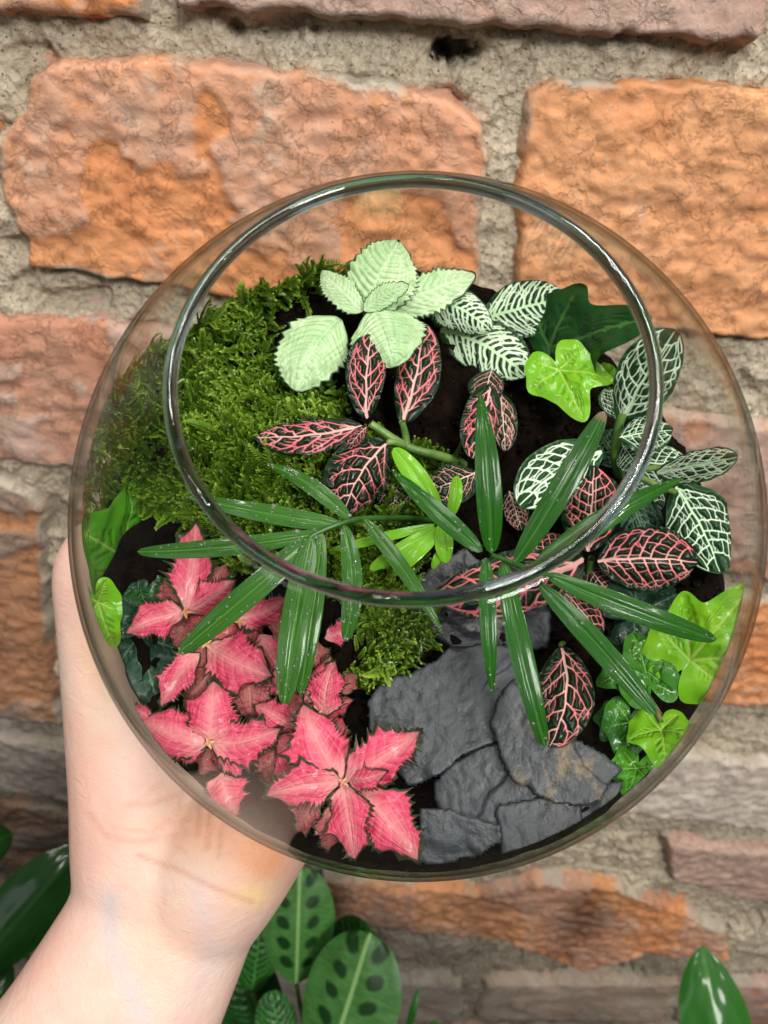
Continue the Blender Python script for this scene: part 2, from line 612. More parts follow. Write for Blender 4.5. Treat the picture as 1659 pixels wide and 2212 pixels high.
def m_mortar():
    t = NT('sandy_mortar')
    co = t.coord()
    c = t.mix(t.rng(t.noise(30, co, 6, 0.65), 0.32, 0.68), (0.60, 0.50, 0.36), (0.84, 0.74, 0.55))
    c = t.mix(t.rng(t.noise(9, co, 4), 0.5, 0.7, 0, 0.6), c, (0.30, 0.26, 0.215))
    c = t.mix(t.rng(t.noise(700, co, 2), 0.3, 0.7, 0.0, 0.35), c, (0.30, 0.25, 0.19))
    c = t.mix(t.rng(t.voro(260, co), 0.16, 0.10), c, (0.62, 0.57, 0.47))
    c = t.mix(t.rng(t.voro(330, t.scalev(co, 1.1, 1, 0.93)), 0.15, 0.10), c, (0.13, 0.105, 0.085))
    h = t.math('ADD', t.noise(260, co, 6, 0.7), t.math('MULTIPLY', t.voro(300, co), 0.8))
    b = t.bump(h, 0.0030, 0.95)
    b = t.bump(t.noise(900, co, 4), 0.0008, 0.9, b)
    c = t.mix(t.rng(t.noise(260, co, 6, 0.7), 0.48, 0.34, 0.0, 0.6), c, (0.20, 0.165, 0.12))  # crannies: low spots of the bump get their shade painted into the colour
    c = foot_shade(t, co, c)
    t.bsdf(c, 0.95, b, Specular_IOR_Level=0.15)
    return t.m


M['mortar'] = m_mortar()


def m_slate():
    t = NT('wet_slate')
    co = t.coord()
    n = t.noise(45, co, 6, 0.6)
    c = t.mix(t.rng(n, 0.3, 0.7), (0.013, 0.017, 0.022), (0.036, 0.044, 0.052))
    r = t.math('MULTIPLY', t.rng(t.noise(190, co, 6, 0.7), 0.52, 0.66), t.attr('rust'))
    c = t.mix(r, c, (0.27, 0.18, 0.08))
    c = t.mix(t.rng(t.voro(190, co), 0.055, 0.035), c, (0.008, 0.008, 0.010))
    h = t.math('ADD', t.noise(90, co, 7, 0.65), t.math('MULTIPLY', t.noise(600, co, 4), 0.35))
    b = t.bump(h, 0.0010, 0.8)
    t.bsdf(c, t.rng(n, 0.3, 0.7, 0.30, 0.55), b, Specular_IOR_Level=0.5)
    return t.m


M['slate'] = m_slate()


def m_soil():
    t = NT('dark_potting_soil')
    co = t.coord()
    c = t.mix(t.rng(t.noise(160, co, 6, 0.7), 0.35, 0.65), (0.003, 0.002, 0.0015), (0.014, 0.009, 0.006))
    c = t.mix(t.rng(t.voro(420, co), 0.10, 0.05), c, (0.07, 0.045, 0.028))
    b = t.bump(t.noise(420, co, 7, 0.7), 0.002, 1.0)
    t.bsdf(c, 0.95, b, Specular_IOR_Level=0.05)
    return t.m


M['soil'] = m_soil()


def m_moss():
    t = NT('feathery_moss')
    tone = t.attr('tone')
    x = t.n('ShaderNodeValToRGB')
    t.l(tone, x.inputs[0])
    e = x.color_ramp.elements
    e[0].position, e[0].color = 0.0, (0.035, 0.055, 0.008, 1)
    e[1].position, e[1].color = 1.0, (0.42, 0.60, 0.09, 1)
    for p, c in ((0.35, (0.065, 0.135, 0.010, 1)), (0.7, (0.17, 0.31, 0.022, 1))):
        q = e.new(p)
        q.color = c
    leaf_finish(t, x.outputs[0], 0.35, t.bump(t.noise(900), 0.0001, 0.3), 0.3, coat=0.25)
    return t.m


M['moss'] = m_moss()


def m_glass():
    """thin clear glass: transparent, reflecting more at grazing angles, greener where one looks along the wall"""
    t = NT('clear_glass')
    co = t.coord()
    b = t.bump(t.noise(14, co, 2, 0.4), 0.0012, 0.35)
    lw = t.n('ShaderNodeLayerWeight')
    lw.inputs['Blend'].default_value = 0.5
    tr = t.n('ShaderNodeBsdfTransparent')
    fc = t.n('ShaderNodeValToRGB')
    t.l(lw.outputs['Facing'], fc.inputs[0])
    e = fc.color_ramp.elements
    e[0].position, e[0].color = 0.0, (0.992, 0.996, 0.992, 1)
    e[1].position, e[1].color = 1.0, (0.05, 0.11, 0.05, 1)
    q = e.new(0.70); q.color = (0.985, 0.99, 0.985, 1)
    q = e.new(0.82); q.color = (0.93, 0.96, 0.93, 1)
    t.l(fc.outputs[0], tr.inputs[0])
    gl = t.n('ShaderNodeBsdfGlossy')
    gl.inputs['Roughness'].default_value = 0.03
    t.l(b, gl.inputs['Normal'])
    fac = t.math('MULTIPLY_ADD', t.math('POWER', lw.outputs['Facing'], 5.0), 0.50, 0.022)
    mx = t.n('ShaderNodeMixShader')
    t.l(fac, mx.inputs[0])
    t.l(tr.outputs[0], mx.inputs[1])
    t.l(gl.outputs[0], mx.inputs[2])
    t.l(mx.outputs[0], t.out.inputs[0])
    return t.m


M['glass'] = m_glass()


def m_solidglass():
    t = NT('thick_rim_glass')
    p = t.bsdf((0.26, 0.36, 0.40), 0.0)
    p.inputs['Transmission Weight'].default_value = 1.0
    p.inputs['IOR'].default_value = 1.5
    return t.m


M['rim'] = m_solidglass()


def m_water():
    t = NT('water_drop')
    p = t.bsdf((1, 1, 1), 0.0)
    p.inputs['Transmission Weight'].default_value = 0.88  # not fully clear: a little white painted in for the drops' highlights
    p.inputs['IOR'].default_value = 1.5
    return t.m


M['water'] = m_water()

# ------------------------------------------------------------------ ground and wall
t_ = NT('dark_ground_soil')
t_.bsdf(t_.mix(t_.rng(t_.noise(40, detail=6), 0.35, 0.65), (0.012, 0.009, 0.006), (0.05, 0.036, 0.026)), 0.95, t_.bump(t_.noise(90, detail=6), 0.01, 1.0))
gx, gy = np.meshgrid(np.linspace(-4, 4, 160), np.linspace(-6, H + 0.04, 160))
gz = -0.12 + 0.006 * fbm(gx * 22, gy * 22, octv=3, seed=3)
link('ground', mesh_from('ground', np.stack([gx, gy, gz], -1), grid_faces(160, 160)), t_.m, kind='structure')


def wallpt(px, py):
    d = ray(px, py)
    t = H / d[1]
    P = CAM + t * d
    return P[0], P[2]


def poly_sdf(u, v, poly):
    """signed distance, positive inside"""
    p = np.asarray(poly, float)
    q = np.roll(p, -1, 0)
    d = np.full(u.shape, 1e9)
    inside = np.zeros(u.shape, bool)
    for (x0, y0), (x1, y1) in zip(p, q):
        ex, ey = x1 - x0, y1 - y0
        t = np.clip(((u - x0) * ex + (v - y0) * ey) / (ex * ex + ey * ey + 1e-12), 0, 1)
        d = np.minimum(d, np.hypot(u - x0 - t * ex, v - y0 - t * ey))
        c = ((y0 > v) != (y1 > v)) & (u < (x1 - x0) * (v - y0) / (y1 - y0 + 1e-12) + x0)
        inside ^= c
    return np.where(inside, d, -d)


wall = empty('brick_wall', (0, H, 0), 'old rough brick wall of orange and mauve bricks behind the glass bowl', 'wall')


def mortar_y(u, v):
    y = H + 0.0017 * fbm(u * 38, v * 38, octv=4, seed=11)
    y = y - 0.0013 * fbm(u * 150, v * 150, octv=4, seed=14) - 0.0016 * smooth(.25, .6, fbm(u * 70, v * 90, octv=3, seed=19))
    y = y + 0.0035 * smooth(.45, .75, fbm(u * 55, v * 75, octv=4, seed=23))
    # the hole in the joint under the top right brick, and the deep gaps low down
    for (px, py, ru, rv, dep) in ((990, 108, 0.0062, 0.0040, 0.022), (590, 55, 0.012, 0.004, 0.006), (955, 118, 0.003, 0.0025, 0.016),
                                  (1270, 2105, 0.030, 0.014, 0.03), (1640, 1990, 0.02, 0.012, 0.02), (1640, 2130, 0.02, 0.02, 0.03)):
        cu, cv = wallpt(px, py)
        rr = np.hypot((u - cu) / ru, (v - cv) / rv) + 0.45 * vnoise(u * 420, v * 420, seed=5)
        y = y + dep * smooth(1.25, 0.55, rr)
    return y


mu = np.concatenate([np.linspace(-0.62, -0.325, 50), np.linspace(-0.32, 0.32, 500), np.linspace(0.325, 0.62, 50)])
mv = np.concatenate([np.linspace(-0.16, 0.02, 40), np.linspace(0.022, 0.66, 500), np.linspace(0.665, 1.0, 60)])
U, V = np.meshgrid(mu, mv)
link('mortar', mesh_from('mortar', np.stack([U, mortar_y(U, V), V], -1), grid_faces(600, 600)), M['mortar'], wall)


def brick(poly, mat, proud=0.006, seed=0, spall=0.5, step=0.0014, rough=1.0, edge=0.0014, grad=0.0):
    p = np.asarray(poly, float)
    u0, v0 = p.min(0) - 0.004
    u1, v1 = p.max(0) + 0.004
    nu, nv = max(8, int((u1 - u0) / step)), max(8, int((v1 - v0) / step))
    U, V = np.meshgrid(np.linspace(u0, u1, nu), np.linspace(v0, v1, nv))
    d = poly_sdf(U, V, p) + 0.0013 * fbm(U * 120, V * 120, octv=4, seed=seed + 1)
    up = smooth(-0.0012, edge, d)
    s = fbm(U * 26, V * 34, octv=4, seed=seed + 2) * 0.7
    s = s + grad * (V - V.mean()) / (v1 - v0) * 2
    skin = smooth(-0.06, 0.06, s + (spall - 0.5) * 1.8)
    hgt = (proud + 0.0008) * up + 0.0012 * skin * up
    rg = rough * (0.00045 * fbm(U * 60, V * 75, octv=4, seed=seed + 3) * (1.25 - skin) + 0.0007 * fbm(U * 200, V * 260, octv=3, seed=seed + 6))
    rdg = 1 - np.abs(fbm(U * 45 + 3, V * 85, octv=3, seed=seed + 9))
    rg = rg + rough * 0.0008 * (1 - skin) * (rdg - 0.6)
    y = H + 0.004 - (hgt + rg * up) - 0.004 * smooth(-0.002, 0.001, d)
    keep = d > -0.003
    F = grid_faces(nv, nu)
    k = keep.ravel()[F].any(1)
    F = F[k]
    used = np.unique(F)
    remap = -np.ones(nu * nv, int)
    remap[used] = np.arange(len(used))
    P = np.stack([U, y, V], -1).reshape(-1, 3)[used]
    dust = smooth(0.006, 0.0, d) * smooth(-0.6, 0.5, fbm(U * 30, V * 30, octv=3, seed=seed + 8))
    me = mesh_from('brick', P, remap[F][:, ::-1], {'skin': skin.ravel()[used], 'dust': dust.ravel()[used]})
    return link('brick', me, mat, wall)


def pxpoly(pts):
    return [wallpt(a, b) for a, b in pts]


hero = [
    ([(75, 165), (130, 128), (380, 125), (760, 162), (960, 208), (1045, 262), (1062, 335), (1040, 430), (1035, 690), (700, 668), (340, 605), (80, 562), (66, 500), (18, 420), (4, 290), (62, 235)], 'brick_orange', 0.006, 0.46, 1.1),
    ([(1138, 198), (1190, 168), (1500, 182), (1659, 190), (2300, 240), (2300, 800), (1659, 722), (1530, 716), (1300, 700), (1112, 690), (1115, 400)], 'brick_ochre', 0.005, 0.15, 1.15),
    ([(-600, -260), (320, -260), (326, 0), (320, 38), (200, 34), (0, 20), (-600, -30)], 'brick_orange', 0.006, 0.2, 1.0),
    ([(395, -260), (1640, -200), (1640, 0), (1612, 92), (1500, 86), (1350, 72), (1180, 66), (1000, 54), (850, 40), (540, 22), (398, 8)], 'brick_mauve', 0.008, 0.95, 0.6),
    ([(1730, -200), (2600, -150), (2600, 180), (1730, 110)], 'brick_orange', 0.006, 0.5, 1.0),
    ([(-600, 640), (0, 682), (180, 676), (300, 700), (740, 745), (740, 1050), (300, 1010), (90, 992), (0, 985), (-600, 930)], 'brick_mauve', 0.005, 0.75, 1.0),
    ([(790, 765), (1200, 850), (1659, 905), (2300, 960), (2300, 1290), (1659, 1238), (1200, 1180), (790, 1085)], 'brick_mauve', 0.005, 0.7, 1.0),
    ([(-60, 180), (-20, 200), (-10, 560), (-60, 560), (-800, 500), (-800, 100)], 'brick_orange', 0.005, 0.3, 1.0),
    ([(-700, 960), (0, 1022), (84, 1048), (106, 1100), (112, 1400), (142, 1548), (0, 1532), (-700, 1460)], 'brick_brown', 0.006, 0.35, 1.2),
    ([(165, 1075), (1080, 1180), (1080, 1500), (600, 1600), (190, 1570)], 'brick_orange', 0.006, 0.35, 1.0),
    ([(1150, 1210), (1500, 1258), (1659, 1272), (2300, 1320), (2300, 1560), (1659, 1506), (1560, 1500), (1150, 1440)], 'brick_orange', 0.007, 0.25, 1.2),
    ([(-700, 1500), (0, 1572), (165, 1592), (560, 1630), (560, 1760), (165, 1712), (0, 1690), (-700, 1620)], 'brick_grey', 0.005, 0.8, 1.2),
    ([(640, 1640), (1000, 1640), (1400, 1600), (1480, 1610), (1659, 1632), (2300, 1680), (2300, 1830), (1659, 1772), (1400, 1745), (640, 1780)], 'brick_grey', 0.006, 0.8, 1.2),
    ([(-700, 1660), (0, 1716), (90, 1722), (165, 1738), (400, 1760), (400, 1900), (165, 1865), (-700, 1800)], 'brick_brown', 0.005, 0.35, 1.2),
    ([(700, 1870), (1030, 1905), (1150, 1878), (1300, 1890), (1400, 1918), (1558, 1985), (1568, 2050), (1480, 2045), (1400, 2036), (1250, 2070), (1090, 2010), (900, 1985), (700, 1960)], 'brick_orange', 0.008, 0.55, 1.6),
    ([(1440, 1800), (1659, 1820), (2300, 1880), (2300, 1985), (1700, 1930), (1600, 1920), (1440, 1880)], 'brick_mauve', 0.006, 0.8, 1.3),
]
for i, (pl, mt, pr, sp, rg) in enumerate(hero):
    brick(pxpoly(pl), M[mt], pr, 100 + i * 13, sp, 0.00115 if i in (0, 1, 3) else 0.0016, rg, grad=1.1 if i == 0 else 0.0)
# the rest of the wall continues in courses out of the frame and down to the ground
zc = 0.20
names = ['brick_grey', 'brick_brown', 'brick_grey', 'brick_mauve', 'brick_orange']
r2 = random.Random(5)


def fill_course(v0, v1, x0, x1, off):
    x = x0 - off
    while x < x1:
        w = r2.uniform(0.15, 0.19)
        if x + w > x0 and x < x1:
            j = lambda s=0.003: r2.uniform(-s, s)
            sl = -0.03
            a, b = x, x + w - 0.012
            brick([(a + j(), v0 + sl * a + j()), (b + j(), v0 + sl * b + j()), (b + j(), v1 + sl * b + j()), ((a + b) / 2, v1 + sl * a + j()), (a + j(), v1 + sl * a + j())],
                  M[r2.choice(names)], 0.006, r2.randint(0, 9999), r2.uniform(0.2, 0.8), 0.0035, 1.1)
        x += w


vlow = wallpt(829, 2085)[1] - 0.008
k = 0
while vlow > -0.10:
    fill_course(vlow - 0.072, vlow, -0.58, 0.58, 0.05 + 0.08 * (k % 2))
    vlow -= 0.088
    k += 1
vtop = wallpt(829, -270)[1] + 0.012
k = 0
while vtop < 0.93:
    fill_course(vtop, vtop + 0.072, -0.58, 0.58, 0.03 + 0.08 * (k % 2))
    vtop += 0.09
    k += 1
for side in (-1, 1):
    xa = 0.30 if side > 0 else -0.58
    v = wallpt(829, 2085)[1] + 0.006
    k = 0
    while v < wallpt(829, -270)[1] - 0.03:
        x0 = 0.40 if side > 0 else -0.58
        x1 = 0.58 if side > 0 else -0.42
        fill_course(v, v + 0.068, x0, x1, 0.05 * (k % 2))
        v += 0.086
        k += 1

# ------------------------------------------------------------------ glass bowl
bowl = empty('glass_bowl', BC - NA * RB, 'round clear glass bowl with open top, planted as a terrarium', 'bowl')
hs = []
T_G = 0.0008


def bowl_profile(off):
    """radial profile from bottom to the rim, (r, h)"""
    out = []
    for a in np.linspace(0.0, math.pi / 2, 50):
        out.append(((RB - off) * math.sin(a), -(RB - off) * math.cos(a)))
    hh = np.linspace(0, 1, 42)[1:]
    amax = math.asin(RIM_H / AE)
    for u in hh:
        a = u * amax
        out.append(((RB - off) * math.cos(a), (AE - off * 0.6) * math.sin(a)))
    return out


po, pi_ = bowl_profile(0), bowl_profile(T_G)
po = [(r, max(h, -RB * 0.965)) for r, h in po]       # slightly flattened foot
pi_ = [(r, max(h, -RB * 0.965 + 0.004)) for r, h in pi_]
prf = po + pi_[::-1]
nth = 160
th = np.linspace(0, 2 * np.pi, nth, endpoint=False)
PR = np.array(prf)
Vv = np.stack([PR[:, 0:1] * np.cos(th), PR[:, 0:1] * np.sin(th), np.repeat(PR[:, 1:2], nth, 1)], -1)
link('body', mesh_from('bowl_body', loc2w(Vv.reshape(-1, 3)) , grid_faces(len(prf), nth, True)), M['glass'], bowl)
# rim bead: a rounded, slightly flattened ring of solid glass
nb = 20
ph = np.linspace(0, 2 * np.pi, nb, endpoint=False)
rr0, hh0 = po[-1][0] - T_G * 0.5, po[-1][1] + 0.0004
th = np.linspace(0, 2 * np.pi, 240, endpoint=False)
bx = rr0 + 0.00115 * np.cos(ph)[None, :] * (1 + 0.0 * th[:, None])
bz = hh0 + 0.0013 * np.sin(ph)[None, :]
Vr = np.stack([bx * np.cos(th)[:, None], bx * np.sin(th)[:, None], np.broadcast_to(bz, bx.shape)], -1)
nvr, nur = Vr.shape[:2]
Fr = []
idx = np.arange(nvr)[:, None]
jdx = np.arange(nur)[None, :]
Fr = np.stack([idx * nur + jdx, ((idx + 1) % nvr) * nur + jdx, ((idx + 1) % nvr) * nur + (jdx + 1) % nur, idx * nur + (jdx + 1) % nur], -1).reshape(-1, 4)
link('rim', mesh_from('bowl_rim', loc2w(Vr.reshape(-1, 3)), Fr), M['rim'], bowl)

# ------------------------------------------------------------------ soil body in the bowl
nr, nt = 46, 150
th = np.linspace(0, 2 * np.pi, nt, endpoint=False)
rmax = float(prof(SOIL)) - T_G - 0.0006
rows = []
for k in range(nr):
    r = rmax * (k / (nr - 1)) ** 0.9
    a, b = r * np.cos(th), r * np.sin(th)
    hh = SOIL + soil_off(a, b) + 0.0026 * fbm(a * 200, b * 200, octv=5, seed=31)
    rows.append(np.stack([a, b, hh], -1))
top_row = rows[-1]
for u in (.2, .4, .6, .8, 1.0):
    h = top_row[:, 2] * (1 - u) + (SOIL - .001) * u
    r = prof(h) - T_G - .0006
    rows.append(np.stack([r * np.cos(th), r * np.sin(th), h], -1))
for h in np.linspace(SOIL - 0.002, -RB * 0.955, 24):
    r = max(float(prof(h)) - T_G - 0.0006, 0.0)
    h2 = max(h, -RB * 0.965 + 0.0045)
    rows.append(np.stack([r * np.cos(th), r * np.sin(th), np.full(nt, h2)], -1))
Q = np.array(rows)
link('potting_soil', mesh_from('potting_soil', keep_inside(loc2w(Q.reshape(-1, 3)), .0016), grid_faces(len(rows), nt, True)), M['soil'],
     label='dark brown potting soil filling the lower half of the bowl', cat='soil', kind='stuff')
# ------------------------------------------------------------------ leaves
def w_ovate(s, a=0.55, b=0.50):
    s = np.clip(s, 0, 1)
    m = (a / (a + b)) ** a * (b / (a + b)) ** b
    return s ** a * (1 - s) ** b / m


SHAPES = {
    'ovate': lambda s: w_ovate(s, 0.62, 0.60),
    'round': lambda s: w_ovate(s, 0.55, 0.48),
    'frill': lambda s: w_ovate(s, 0.85, 1.10) * 0.97 + 0.03 * (1 - s),
    'blade': lambda s: w_ovate(s, 0.42, 0.42) ** 1.0,
    'bladetip': lambda s: w_ovate(s, 0.45, 0.75),
    'cream': lambda s: w_ovate(s, 0.55, 0.66),
    'wide': lambda s: w_ovate(s, 0.65, 0.75),
}


def seg_field(X, Y, segs, hw):
    """min over segments of distance minus half width"""
    out = np.full(X.shape, 1e3)
    for (x0, y0, x1, y1), (h0, h1) in zip(segs, hw):
        ex, ey = x1 - x0, y1 - y0
        t = np.clip(((X - x0) * ex + (Y - y0) * ey) / (ex * ex + ey * ey + 1e-12), 0, 1)
        np.minimum(out, np.hypot(X - x0 - t * ex, Y - y0 - t * ey) - (h0 + (h1 - h0) * t), out=out)
    return out


def vein_segments(style, wfun, ratio, seed):
    """branching veins in leaf space: y along the leaf 0..1, x sideways in the same units"""
    r = random.Random(seed)
    W = lambda y: ratio * 0.5 * float(wfun(np.array(y)))
    segs, hw = [], []

    def line(pts, h0, h1):
        n = len(pts) - 1
        for i in range(n):
            segs.append((*pts[i], *pts[i + 1]))
            hw.append((h0 + (h1 - h0) * i / n, h0 + (h1 - h0) * (i + 1) / n))

    P = {'pink': dict(n=5, hm=.014, hs=.0078, he=.0034, reach=.86, rise=.36, cross=1, fork=5, loop=0.35),
         'net': dict(n=7, hm=.016, hs=.0085, he=.0046, reach=.88, rise=.24, cross=3, fork=0, loop=1.0),
         'pinknet': dict(n=7, hm=.015, hs=.0085, he=.0042, reach=.86, rise=.24, cross=2, fork=1, loop=0.9),
         'stripe': dict(n=13, hm=.020, hs=.0145, he=.0060, reach=.93, rise=.30, cross=0, fork=3, loop=0.0),
         'fine': dict(n=10, hm=.010, hs=.0040, he=.002, reach=.95, rise=.30, cross=0, fork=1, loop=0.0),
         'frill': dict(n=7, hm=.010, hs=.0050, he=.002, reach=.90, rise=.26, cross=0, fork=1, loop=0.0)}[style]
    mid = [(0.006 * math.sin(i * 1.7 + seed), i / 12 * 0.985) for i in range(13)]
    line(mid, P['hm'], P['he'])
    for side in (-1, 1):
        prev = None
        for i in range(P['n']):
            y0 = 0.02 + 0.90 * (i + (0.35 if side > 0 else 0.0) + r.uniform(-.12, .12)) / P['n']
            if y0 < 0: continue
            rise = P['rise'] * (1 - 0.45 * y0) * r.uniform(.85, 1.15)
            pts = []
            for k in range(9):
                u = k / 8
                y = y0 + rise * (0.55 * u + 0.45 * u * u)
                x = W(min(y, .985)) * P['reach'] * u ** 0.9
                x = min(x, W(min(y, .985)) * P['reach'])
                j = 0.009 if 0 < k < 8 else 0
                pts.append((side * x + r.uniform(-j, j), y + r.uniform(-j, j)))
            line(pts, P['hs'], P['he'])
            if prev and r.random() < P['loop']:
                a = prev[-1]
                b = pts[7]
                m = ((a[0] + b[0]) / 2 * 1.06, (a[1] + b[1]) / 2)
                line([a, m, b], P['he'], P['he'])
            if prev and P['cross']:
                for c in range(P['cross'] + 1):
                    u = (c + 0.6 + r.uniform(-.25, .25)) / (P['cross'] + 0.9)
                    k1 = min(8, max(1, int(u * 8)))
                    k2 = min(8, max(1, int(u * 8) - r.choice((0, 1))))
                    a, b = prev[k1], pts[k2]
                    if style in ('pink',) and r.random() < .5:
                        b = (a[0] + (b[0] - a[0]) * .5, a[1] + (b[1] - a[1]) * .5)
                    m = ((a[0] + b[0]) / 2 + r.uniform(-.012, .012), (a[1] + b[1]) / 2 + r.uniform(-.012, .012))
                    line([a, m, b], P['he'] * .95, P['he'] * .8)
                    if style == 'net' and r.random() < .6:
                        q = pts[min(8, k2 + 1)]
                        line([m, ((m[0] + q[0]) / 2, (m[1] + q[1]) / 2 - .01), q], P['he'] * .7, P['he'] * .6)
            for c in range(P['fork']):
                k1 = r.randint(2, 7)
                a, b = pts[k1], pts[min(8, k1 + 1)]
                dx, dy = b[0] - a[0], b[1] - a[1]
                L = math.hypot(dx, dy) + 1e-9
                ang = r.choice((-1, 1)) * r.uniform(.5, .9)
                ln = r.uniform(.05, .11)
                ca, sa = math.cos(ang), math.sin(ang)
                e = (a[0] + ln * (dx * ca - dy * sa) / L, a[1] + ln * (dx * sa + dy * ca) / L)
                line([a, e], P['he'] * 1.1, P['he'] * .4)
            prev = pts
    return segs, hw


CHECK_INSIDE = True


def leaf(parent, mat, base, tip, width, style='pink', shape='ovate', lift=2.0, side=0.0, roll=0.0, cup=0.12, wave=0.0,
         teeth=0, seed=0, nu=None, nv=None, inside=True, face=0.5, label=None, pts=None, wpx=True, name='leaf', fold=0.0):
    """base, tip: world points; width in metres when wpx is False, else photograph units"""
    r = random.Random(seed * 7 + 3)
    if style in ('frill', 'pink', 'net', 'pinknet', 'stripe'):
        roll += r.uniform(-1, 1) * (.34 if style == 'frill' else .24)
        lift += r.uniform(-1.5, 2.5)
        width *= 1.10 if style != 'frill' else 1.0
    if style == 'frill':
        cup += r.uniform(-.10, .16)
        side += r.uniform(-.05, .05)
    base, tip = np.asarray(base), np.asarray(tip)
    toC = nrm(CAM - (base + tip) / 2)
    V0 = nrm(face * NA + (1 - face) * toC) if inside else toC
    ax = tip - base
    L0 = np.linalg.norm(ax)
    S0 = nrm(np.cross(ax, V0))
    N0 = nrm(np.cross(S0, ax))
    mid = (base + tip) / 2 + N0 * lift * 0.001 + S0 * side * L0
    if wpx:
        z = ((base + tip) / 2 - CAM) @ FW
        width = width * z / FPX
    if nu is None:
        nu, nv = {'pink': (61, 110), 'net': (65, 110), 'pinknet': (65, 110), 'stripe': (61, 110), 'fine': (45, 110), 'frill': (35, 150), 'blade': (13, 46), 'spot': (29, 60)}[style]
    s = np.linspace(0, 1, nv)
    t = np.linspace(-1, 1, nu)
    Q = lambda s: ((1 - s) ** 2)[:, None] * base + (2 * s * (1 - s))[:, None] * mid + (s ** 2)[:, None] * tip
    C = Q(s)
    Tn = nrm(np.gradient(C, axis=0))
    c, sn = math.cos(roll), math.sin(roll)
    S = nrm(np.cross(Tn, N0))
    Nn = np.cross(S, Tn)
    Nn = nrm(Nn)
    S, Nn = S * c + Nn * sn, Nn * c - S * sn
    wf = SHAPES[shape]
    L = L0 * (1 + 0.0)
    ratio = width / L
    w = wf(s)
    SS, TT = np.meshgrid(s, t, indexing='ij')
    Wd = np.repeat(w[:, None], nu, 1)
    shift = np.zeros_like(SS)
    zt = np.zeros_like(SS)
    if style == 'frill':
        lob = 0.18 * np.sin(SS * 15 + seed + 1.7 * np.sign(TT)) * np.clip(np.abs(TT) - .2, 0, 1) * smooth(0, .2, SS) * smooth(1, .75, SS)
        Wd = Wd + lob
    if teeth:
        for sd in (-1, 1):
            m = (TT * sd) > 0
            u = np.clip(s, 0, 1) * teeth * (1.0 + 0.12 * np.sin(7 * s + seed + sd)) + sd * 0.37
            ph_ = u - np.floor(u)
            amp = np.array([(0.2 if style == 'frill' else .55) + (1.5 if style == 'frill' else .9) * _hash(int(q), sd + 5, seed, 3) for q in np.floor(u)])
            tooth = (1 - np.abs(ph_ * 2 - 1)) ** (1.6 if style == 'frill' else 1.1) * amp
            damp = 0.075 if style == 'frill' else 0.045
            env = np.clip((s - 0.06) * 7, 0, 1) * np.clip((1.0 - s) * 5, 0.15, 1)
            add = (tooth - 0.35) * damp * 2 * env / np.maximum(ratio * 0.5, 0.1) * 0.5
            edgew = np.clip((np.abs(TT) - 0.62) / 0.38, 0, 1) ** 1.2
            Wd = Wd + np.where(m, add[:, None] * edgew, 0)
            zt = zt + np.where(m, (tooth * np.where(np.array([_hash(int(q), sd + 9, seed, 4) for q in np.floor(u)]) > .45, 1, -1.0) * env)[:, None] * edgew * (0.085 if style == 'frill' else .01), 0)
            shift = shift + np.where(m, (tooth * (0.035 if style == 'frill' else 0.012) * env)[:, None] * edgew, 0)
    half = width / 2
    if style in ('pink', 'net', 'pinknet', 'stripe', 'fine'):
        Wd = Wd * np.where(TT > 0, 1 + .10 * math.sin(seed * 2.3), 1 - .10 * math.sin(seed * 2.3)) * (1 + .035 * np.sin(SS * 9 + seed + np.sign(TT)))
    X = TT * Wd * half
    sh = (shift * L)[..., None] * Tn[:, None]
    P = C[:, None] + S[:, None] * X[..., None] + sh
    zoff = -cup * width * np.abs(TT) ** 1.8 * Wd
    zoff = zoff - fold * width * (1 - np.abs(TT)) ** 3 * Wd
    zoff = zoff + zt * width
    if wave:
        a1 = seed * 1.3
        zoff = zoff + wave * width * np.abs(TT) ** 2.5 * (np.sin(SS * 17 + a1 + np.sign(TT) * 1.1) + 0.6 * np.sin(SS * 39 + a1 * 2))
    zoff = zoff + 0.015 * width * fbm(SS * 4 + seed, TT * 2, octv=2, seed=seed)
    if shape in ('blade', 'bladetip'):
        zoff = zoff + 0.025 * width * np.abs(np.sin(TT * 5.2))
    vf = None
    if style not in ('blade', 'spot'):
        sg, hw = vein_segments(style, wf, ratio, seed)
        vf = seg_field(X / L, SS, sg, hw)
        if style != 'frill':
            zoff = zoff + np.clip(vf, 0, .035) / .035 * (.030 if style != 'fine' else .015) * width
    P = P + Nn[:, None] * zoff[..., None]
    if inside:
        P = keep_inside(P.reshape(-1, 3)).reshape(P.shape)
    Xn, Yn = X / L, SS
    attrs = {'along': SS.ravel()}
    attrs['mid'] = (np.abs(X) / half).ravel()
    edge = (1 - np.abs(TT)) * np.maximum(Wd, 0.02) * ratio * 0.5
    attrs['edge'] = np.minimum(edge, (1 - SS) * 0.9 + 0.004).ravel()
    if style in ('blade', 'spot'):
        attrs['vein'] = np.full(SS.size, 1.0)
        if style == 'spot':
            n = 5
            best = np.full(SS.shape, 1.0)
            for sd in (-1, 1):
                for i in range(n):
                    y = 0.17 + 0.68 * i / (n - 1)
                    cx_ = sd * 0.40 * wf(np.array(y))
                    dd = np.hypot((TT * Wd - cx_) / 0.20, (SS - y - 0.09 * sd * TT) / 0.058) - 1
                    best = np.minimum(best, dd)
            attrs['spot'] = best.ravel()
    else:
        attrs['vein'] = vf.ravel()
    attrs['uvv'] = np.stack([TT.ravel() * (0.35 + 0.65 * SS.ravel()), SS.ravel(), np.full(SS.size, seed * 1.7)], -1)
    o = link(name, mesh_from(name, P.reshape(-1, 3), grid_faces(nv, nu), attrs), mat, parent)
    if label: o['label'] = label
    return o


